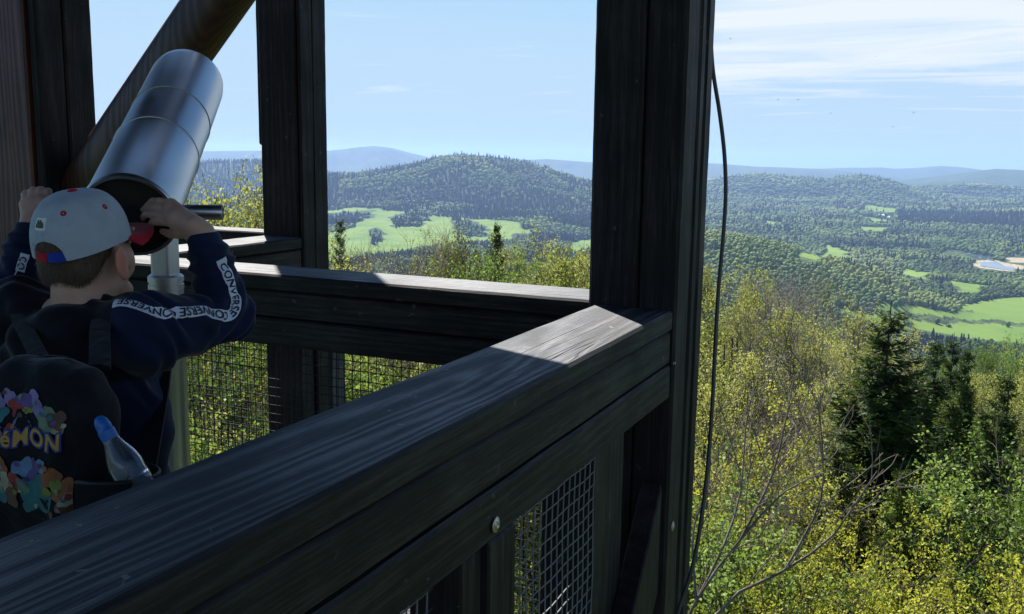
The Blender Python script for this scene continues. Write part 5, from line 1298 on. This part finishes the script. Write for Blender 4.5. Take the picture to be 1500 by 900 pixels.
bmh = bmesh.new(); bmh.from_mesh(bme); tree_b = BVHTree.FromBMesh(bmh); bmh.free()
tube('zip', np.array([bagp(r, u, -.0) for r, u in ((.109, -.12), (.110, -.02), (.100, .05), (.078, .098), (.04, .118), (-.04, .118), (-.078, .098), (-.100, .05), (-.111, -.02), (-.109, -.12))]), .004, M['rubber'], bag, 8)
# front pocket seam and shoulder straps, grab loop
for s in (-1, 1):
    sp_ = spline([bagp(s * .055, .10, .05), Nb + Rv * s * .088 + UZ * .004 - Fv * .035, Nb + Rv * s * .094 + UZ * .004 + Fv * .045, Nb + Rv * s * .085 - UZ * .09 + Fv * .12, bagp(s * .09, -.12, .10)], 40); hw_ = np.linspace(.019, .016, 40)[:, None]; wr_ = np.concatenate([sp_ - Rv * hw_, sp_ + UZ * .003, sp_ + Rv * hw_]); j = np.arange(39)
    thick('shoulder_strap', wr_, [np.concatenate([np.stack([j, j + 1, 40 + j + 1, 40 + j], -1), np.stack([40 + j, 40 + j + 1, 80 + j + 1, 80 + j], -1)])], M['bag'], bag, .007)
tube('grab_loop', spline([bagp(-.03, .105, .03), bagp(-.022, .116, .022), bagp(.022, .116, .022), bagp(.03, .105, .03)], 20), .005, M['bag'], bag, 8)
# side pocket on the right that holds the bottle
pk = []
for s in np.linspace(0, 1, 15):
    a = -1.45 + 2.9 * s; pk.append((.106 + .092 * math.cos(a) ** .8 if math.cos(a) > 0 else .106, .062 * math.sin(a) - .022))
rows = []
for zz, o_ in ((-.195, -.012), (-.13, 0), (-.08, .002), (-.035, .004)):
    rows.append([bagp(r + o_ * (r - .11) * 10 / 1, zz, f) for r, f in pk])
rows = np.array(rows); i = np.arange(3)[:, None] * 15; j = np.arange(14)[None]
thick('side_pocket', rows.reshape(-1, 3), [np.stack([i + j, i + j + 1, i + 16 + j, i + 15 + j], -1).reshape(-1, 4)], M['bag'], bag, .003)
tube('pocket_hem', rows[-1], .0035, M['rubber'], bag, 8)
# the print: loose patches of colour and lettering on the front panel
def stick(px, py, lift):
    h = tree_b.ray_cast(Vector((0, 0, 0)), Vector(ray(px, py)).normalized())
    return None if h[0] is None else np.array(h[0]) + np.array(h[1]) * lift
def flat_print(name, outline, mat, lift, parent):
    outline = [(max(-9.4, min(9.6, x)), max(-12.5, min(9., y))) for x, y in outline]
    """a printed shape lying on the cloth: outline in front-panel centimetres (right, up) from the panel centre"""
    bm = bmesh.new(); vs_ = [bm.verts.new((x, y, 0)) for x, y in outline]; bm.faces.new(vs_); bmesh.ops.triangulate(bm, faces=bm.faces)
    bmesh.ops.subdivide_edges(bm, edges=[e_ for e_ in bm.edges if e_.calc_length() > 1.2], cuts=2); bmesh.ops.triangulate(bm, faces=bm.faces)
    for v_ in bm.verts:
        o_ = Vector(bagp(v_.co.x / 100, v_.co.y / 100, -.25)); h = tree_b.ray_cast(o_, Vector(Bf)); v_.co = (h[0] - Vector(Bf) * lift) if h[0] else Vector(bagp(v_.co.x / 100, v_.co.y / 100, -.07))
    return bm_obj(name, bm, mat, parent)
def blob(cx_, cy2, rx, ry, seed, k=.35, n=26, rot=0.):
    rs = np.random.default_rng(seed); a = np.linspace(0, 2 * PI, n + 1)[:-1]; m_ = 1 + k * (np.sin(2 * a + rs.uniform(0, 6)) * .4 + np.sin(3 * a + rs.uniform(0, 6)) * .45 + np.sin(5 * a + rs.uniform(0, 6)) * .35)
    x, y = rx * m_ * np.cos(a), ry * m_ * np.sin(a); return [(cx_ + xx * math.cos(rot) - yy * math.sin(rot), cy2 + xx * math.sin(rot) + yy * math.cos(rot)) for xx, yy in zip(x, y)]
def ink(name, c, var=.35): return simple(name, c, rough=.7, var=var, scale=45)
PRT = flat_print('print_panel', blob(.4, -1.8, 9.2, 11.2, 3, .05, 40), M['bag'], .0008, bag)
inks = dict(teal=(.012, .13, .14), orange=(.24, .075, .018), purple=(.095, .055, .20), cream=(.30, .29, .18), mint=(.13, .20, .13), lilac=(.19, .16, .33), red=(.22, .025, .02), lime=(.15, .20, .02), sky=(.10, .20, .33), brown=(.09, .04, .02), pink=(.28, .13, .12), navy=(.008, .018, .10))
IM = {k: ink('print ink ' + k, v) for k, v in inks.items()}
SPOTS = [('lilac', -1.5, 6.4, 1.2, .9), ('lilac', -.4, 5.0, .9, 1.7), ('purple', -3.0, 6.0, 1.0, 1.2), ('mint', 1.0, 2.9, 1.6, 1.1), ('brown', 2.6, 3.6, 1.0, 1.2), ('cream', 2.8, 2.4, 1.2, .7), ('red', -4.2, 4.8, 1.1, 1.2), ('lime', -2.6, 4.6, .5, .8), ('pink', -3.2, 1.6, 1.2, 1.4), ('sky', -3.4, 3.0, .9, .6), ('red', -5.0, 1.2, .8, .9),
         ('teal', -.2, -7.2, 2.0, 2.3), ('teal', -1.3, -9.0, 1.0, 1.0), ('purple', -1.2, -4.0, .9, 1.5), ('sky', -2.6, -3.6, 1.3, 1.1), ('sky', .3, -3.2, .9, .8), ('orange', 2.2, -4.9, 1.3, 1.5), ('orange', 4.3, -6.6, 1.5, 1.4), ('lime', 3.3, -5.9, .7, .9), ('cream', 5.4, -7.6, 1.2, .7), ('red', -4.0, -6.2, 1.1, 1.6), ('brown', -4.8, -8.2, 1.2, 1.2), ('cream', -6.0, -6.0, .8, 1.6), ('mint', -2.6, -6.6, .7, 1.0), ('orange', -6.2, -3.6, .9, .9), ('lilac', -5.6, 6.2, 1.0, .8), ('brown', 5.2, -9.2, 1.5, .8), ('pink', -7.4, .8, .9, 1.2), ('teal', -7.0, -8.4, .9, 1.1)]
for k_, (c_, x, y, a, b_) in enumerate(SPOTS): flat_print('print_patch', blob(x + 3.9, y + .6, a * 1.22, b_ * 1.22, 40 + k_, .33, 30, k_ * .7), IM[c_], .0022 + .0002 * (k_ % 5), PRT)
_pr = random.Random(4)
for k_ in range(22):
    x, y = _pr.uniform(-9.2, 8.2), _pr.uniform(-11.5, 8.8)
    if -1.4 < y < 4.2 or ((x - .4) / 9.2) ** 2 + ((y + 1.8) / 11.2) ** 2 > .95: continue
    a = _pr.uniform(.5, 1.3); flat_print('print_patch', blob(x, y, a * 1.2, a * _pr.uniform(.7, 1.3), 300 + k_, .28, 24, k_), IM[_pr.choice(list(IM))], .0016 + .0001 * (k_ % 5), PRT)
for k_, (c_, x, y, a, b_) in enumerate(SPOTS):
    for m_ in range(1): flat_print('print_patch', blob(x + 3.9 + _pr.uniform(-1, 1) * a, y + .6 + _pr.uniform(-1, 1) * b_, a * .33, b_ * .36, 140 + 2 * k_ + m_, .2, 18, k_ * 1.3), IM[_pr.choice(list(IM))], .0034 + .0002 * (k_ % 4), PRT)
def letters(word, cx_, base_, size, mats, lifts, offs):
    for mt, lf, of in zip(mats, lifts, offs):
        cu = bpy.data.curves.new('txt', 'FONT'); cu.body = word; cu.size = size; cu.offset = of; cu.resolution_u = 4; cu.space_character = 1.12; cu.align_x = 'RIGHT'; cu.shear = -.05
        o = bpy.data.objects.new('txt', cu); COL.objects.link(o); dg = bpy.context.evaluated_depsgraph_get(); me = bpy.data.meshes.new_from_object(o.evaluated_get(dg)); bpy.data.objects.remove(o)
        bm = bmesh.new(); bm.from_mesh(me); bmesh.ops.triangulate(bm, faces=bm.faces); bmesh.ops.subdivide_edges(bm, edges=[e_ for e_ in bm.edges if e_.calc_length() > 1.], cuts=2); bmesh.ops.triangulate(bm, faces=bm.faces)
        for v_ in bm.verts:
            xx, yy = v_.co.x, v_.co.y + .35 * math.sin(v_.co.x * .9); o_ = Vector(bagp((cx_ + xx) / 100, (base_ + yy) / 100, -.25)); h = tree_b.ray_cast(o_, Vector(Bf)); v_.co = (h[0] - Vector(Bf) * lf) if h[0] else Vector(bagp((cx_ + xx) / 100, (base_ + yy) / 100, -.08))
        bm.to_mesh(me); bm.free(); me.name = 'bag_lettering'; link('bag_lettering', me, mt, PRT)
M['gold'] = simple('yellow print', (.42, .24, .018), rough=.65, var=.15); M['deep_blue'] = simple('blue print outline', (.012, .03, .22), rough=.7)
letters('POK\u00e9MON', 7.9, .2, 3.3, (M['deep_blue'], M['gold']), (.0056, .0064), (.32, .07))
# bottle standing in the pocket
t = NT('clear bottle plastic'); p = t('BsdfPrincipled', ins={'Base Color': (.80, .90, .97, 1), 'Roughness': .06, 'IOR': 1.45, 'Transmission Weight': .92}); t.l(p.outputs[0], t.out.inputs[0]); M['clear'] = t.mat
M['bottle_blue'] = simple('blue bottle top', (.012, .12, .42), rough=.35, var=.1)
ba = Pd(218, 742, 1.385); bt = Pd(150, 622, 1.372); axb = bt - ba; BL = float(np.linalg.norm(axb)); axb /= BL
bottle = empty('water_bottle', tuple(ba), 'clear water bottle with round blue top in the side pocket of the backpack', 'bottle')
lathe('bottle_body', [(.002, 0.0001), (.002, 0.0203), (.01, 0.0246), (.05, 0.0250), (BL - .088, 0.0250), (BL - .078, 0.0238), (BL - .066, 0.0246), (BL - .052, 0.0215), (BL - .036, 0.0152), (BL - .027, 0.0121), (BL - .022, 0.0117), (BL - .022, 0.0108), (BL - .036, 0.0140), (BL - .052, 0.0203), (BL - .066, 0.0234), (BL - .1, 0.0238), (.012, 0.0234), (.006, 0.0195), (.006, 0.0001)], ba, axb, M['clear'], bottle, 40)
lathe('bottle_top', [(BL - .024, 0.0001), (BL - .024, 0.0119), (BL - .010, 0.0122), (BL - .008, 0.0108), (BL - .002, 0.0108), (BL + .006, 0.0095), (BL + .011, 0.0061), (BL + .013, 0.0027), (BL + .0133, 0.0001)], ba, axb, M['bottle_blue'], bottle, 40)
lathe('bottle_label', [(BL - .150, 0.0252), (BL - .102, 0.0252)], ba, axb, M['deep_blue'], bottle, 40)

# ------------------------------------------------------------------ small things far and near
M['lime'] = simple('whitewashed wall', (.72, .70, .66), rough=.8, var=.06); M['roof_red'] = simple('faded roof sheet', (.30, .16, .12), rough=.7); M['roof_grey'] = simple('grey roof sheet', (.45, .46, .47), rough=.5)
for n_, (x, y, L_, W_, tr_, lab) in enumerate(((-437, 4732, 26, 11, .4, 'white farm building on the hillside meadow, leftmost of the hamlet'), (-401, 4729, 20, 10, .9, 'small white farmhouse beside the leftmost farm building'), (-302, 4419, 34, 12, .2, 'long white barn in the middle of the far hamlet'),
                                               (-257, 4286, 24, 11, .6, 'white farm building at the lower right of the hamlet'), (-62, 4532, 22, 12, .3, 'lone white house before the dark spruce ridge'))):
    g = float(height(np.array([float(x)]), np.array([float(y)]))[0])
    e = empty('farmhouse', (x, y, g + 3), lab, 'house', 'white farm buildings in the valley')
    H_ = 7.
    def part(name, verts, faces, mat):
        me = mesh_np(name, verts, faces); o = bpy.data.objects.new(name, me); COL.objects.link(o); me.materials.append(mat); o.parent = e; return o
    a, b_ = L_ / 2, W_ / 2
    V_ = [(-a, -b_, -8), (a, -b_, -8), (a, b_, -8), (-a, b_, -8), (-a, -b_, H_), (a, -b_, H_), (a, b_, H_), (-a, b_, H_), (-a, 0, H_ + 4), (a, 0, H_ + 4)]
    part('wall', V_, [[(0, 1, 5, 4), (1, 2, 6, 5), (2, 3, 7, 6), (3, 0, 4, 7)], [(5, 6, 9), (7, 4, 8)]], M['lime'])
    o_ = .7
    R_ = [(-a - o_, -b_ - o_, H_ - .3), (a + o_, -b_ - o_, H_ - .3), (a + o_, 0, H_ + 4.35), (-a - o_, 0, H_ + 4.35), (-a - o_, b_ + o_, H_ - .3), (a + o_, b_ + o_, H_ - .3)]
    part('roof', R_, [[(0, 1, 2, 3), (3, 2, 5, 4)]], M['roof_red'] if n_ in (1, 4) else M['roof_grey'])
    for k_ in range(3):
        wx = -a + (k_ + .5) * 2 * a / 3
        part('window', [(wx - .8, -b_ - .03, 2), (wx + .8, -b_ - .03, 2), (wx + .8, -b_ - .03, 4), (wx - .8, -b_ - .03, 4)], [[(0, 1, 2, 3)]], M['steel_in'])
    e.rotation_euler.z = tr_
# flies against the sky
M['fly'] = simple('dark insect body', (.02, .018, .016), rough=.5); M['wing'] = simple('smoky wing', (.16, .15, .14), rough=.4)
for px, py, d, lab in ((1070, 57, 6.2, 'tiny dark fly against the white cloud near the corner post'), (1283, 83, 5.2, 'dark fly in front of the cloud bank, right of centre'), (1140, 146, 6.5, 'tiny fly below the cloud bank, left one of a pair'), (1169, 146, 6.8, 'tiny fly below the cloud bank, right one of a pair'),
                       (1217, 166, 7, 'tiny fly in the blue below the cloud'), (1338, 165, 5.5, 'dark fly in the blue sky toward the right'), (1308, 186, 7.2, 'lowest tiny fly in the sky on the right'), (538, 52, 6, 'tiny fly in the plain blue sky between the posts')):
    p_ = Pd(px, py, d); e = empty('fly', tuple(p_), lab, 'insect', 'flies in the air')
    yaw_ = RNG.uniform(0, 6.28); f_ = np.array([math.cos(yaw_), math.sin(yaw_), .15])
    v, q_ = lathe_np([(-.006, .0002), (-.005, .0014), (-.001, .0022), (.002, .0018), (.003, .0012), (.0045, .0017), (.006, .0010), (.0066, .0002)], (0, 0, 0), f_, 10)
    me = mesh_np('body', v, [q_], True); o = bpy.data.objects.new('body', me); COL.objects.link(o); me.materials.append(M['fly']); o.parent = e
    sd_ = np.cross(f_, [0, 0, 1.])
    for s in (-1, 1):
        w_ = [np.array([0, 0, .0015]), sd_ * s * .004 + f_ * .001 + UZ * .003, sd_ * s * .0085 - f_ * .002 + UZ * .004, sd_ * s * .006 - f_ * .0045 + UZ * .003]
        w2 = [a_ + UZ * .0002 for a_ in w_]
        me = mesh_np('wing', w_ + w2, [[(0, 1, 2, 3), (7, 6, 5, 4), (0, 4, 5, 1), (1, 5, 6, 2), (2, 6, 7, 3), (3, 7, 4, 0)]]); o = bpy.data.objects.new('wing', me); COL.objects.link(o); me.materials.append(M['wing']); o.parent = e
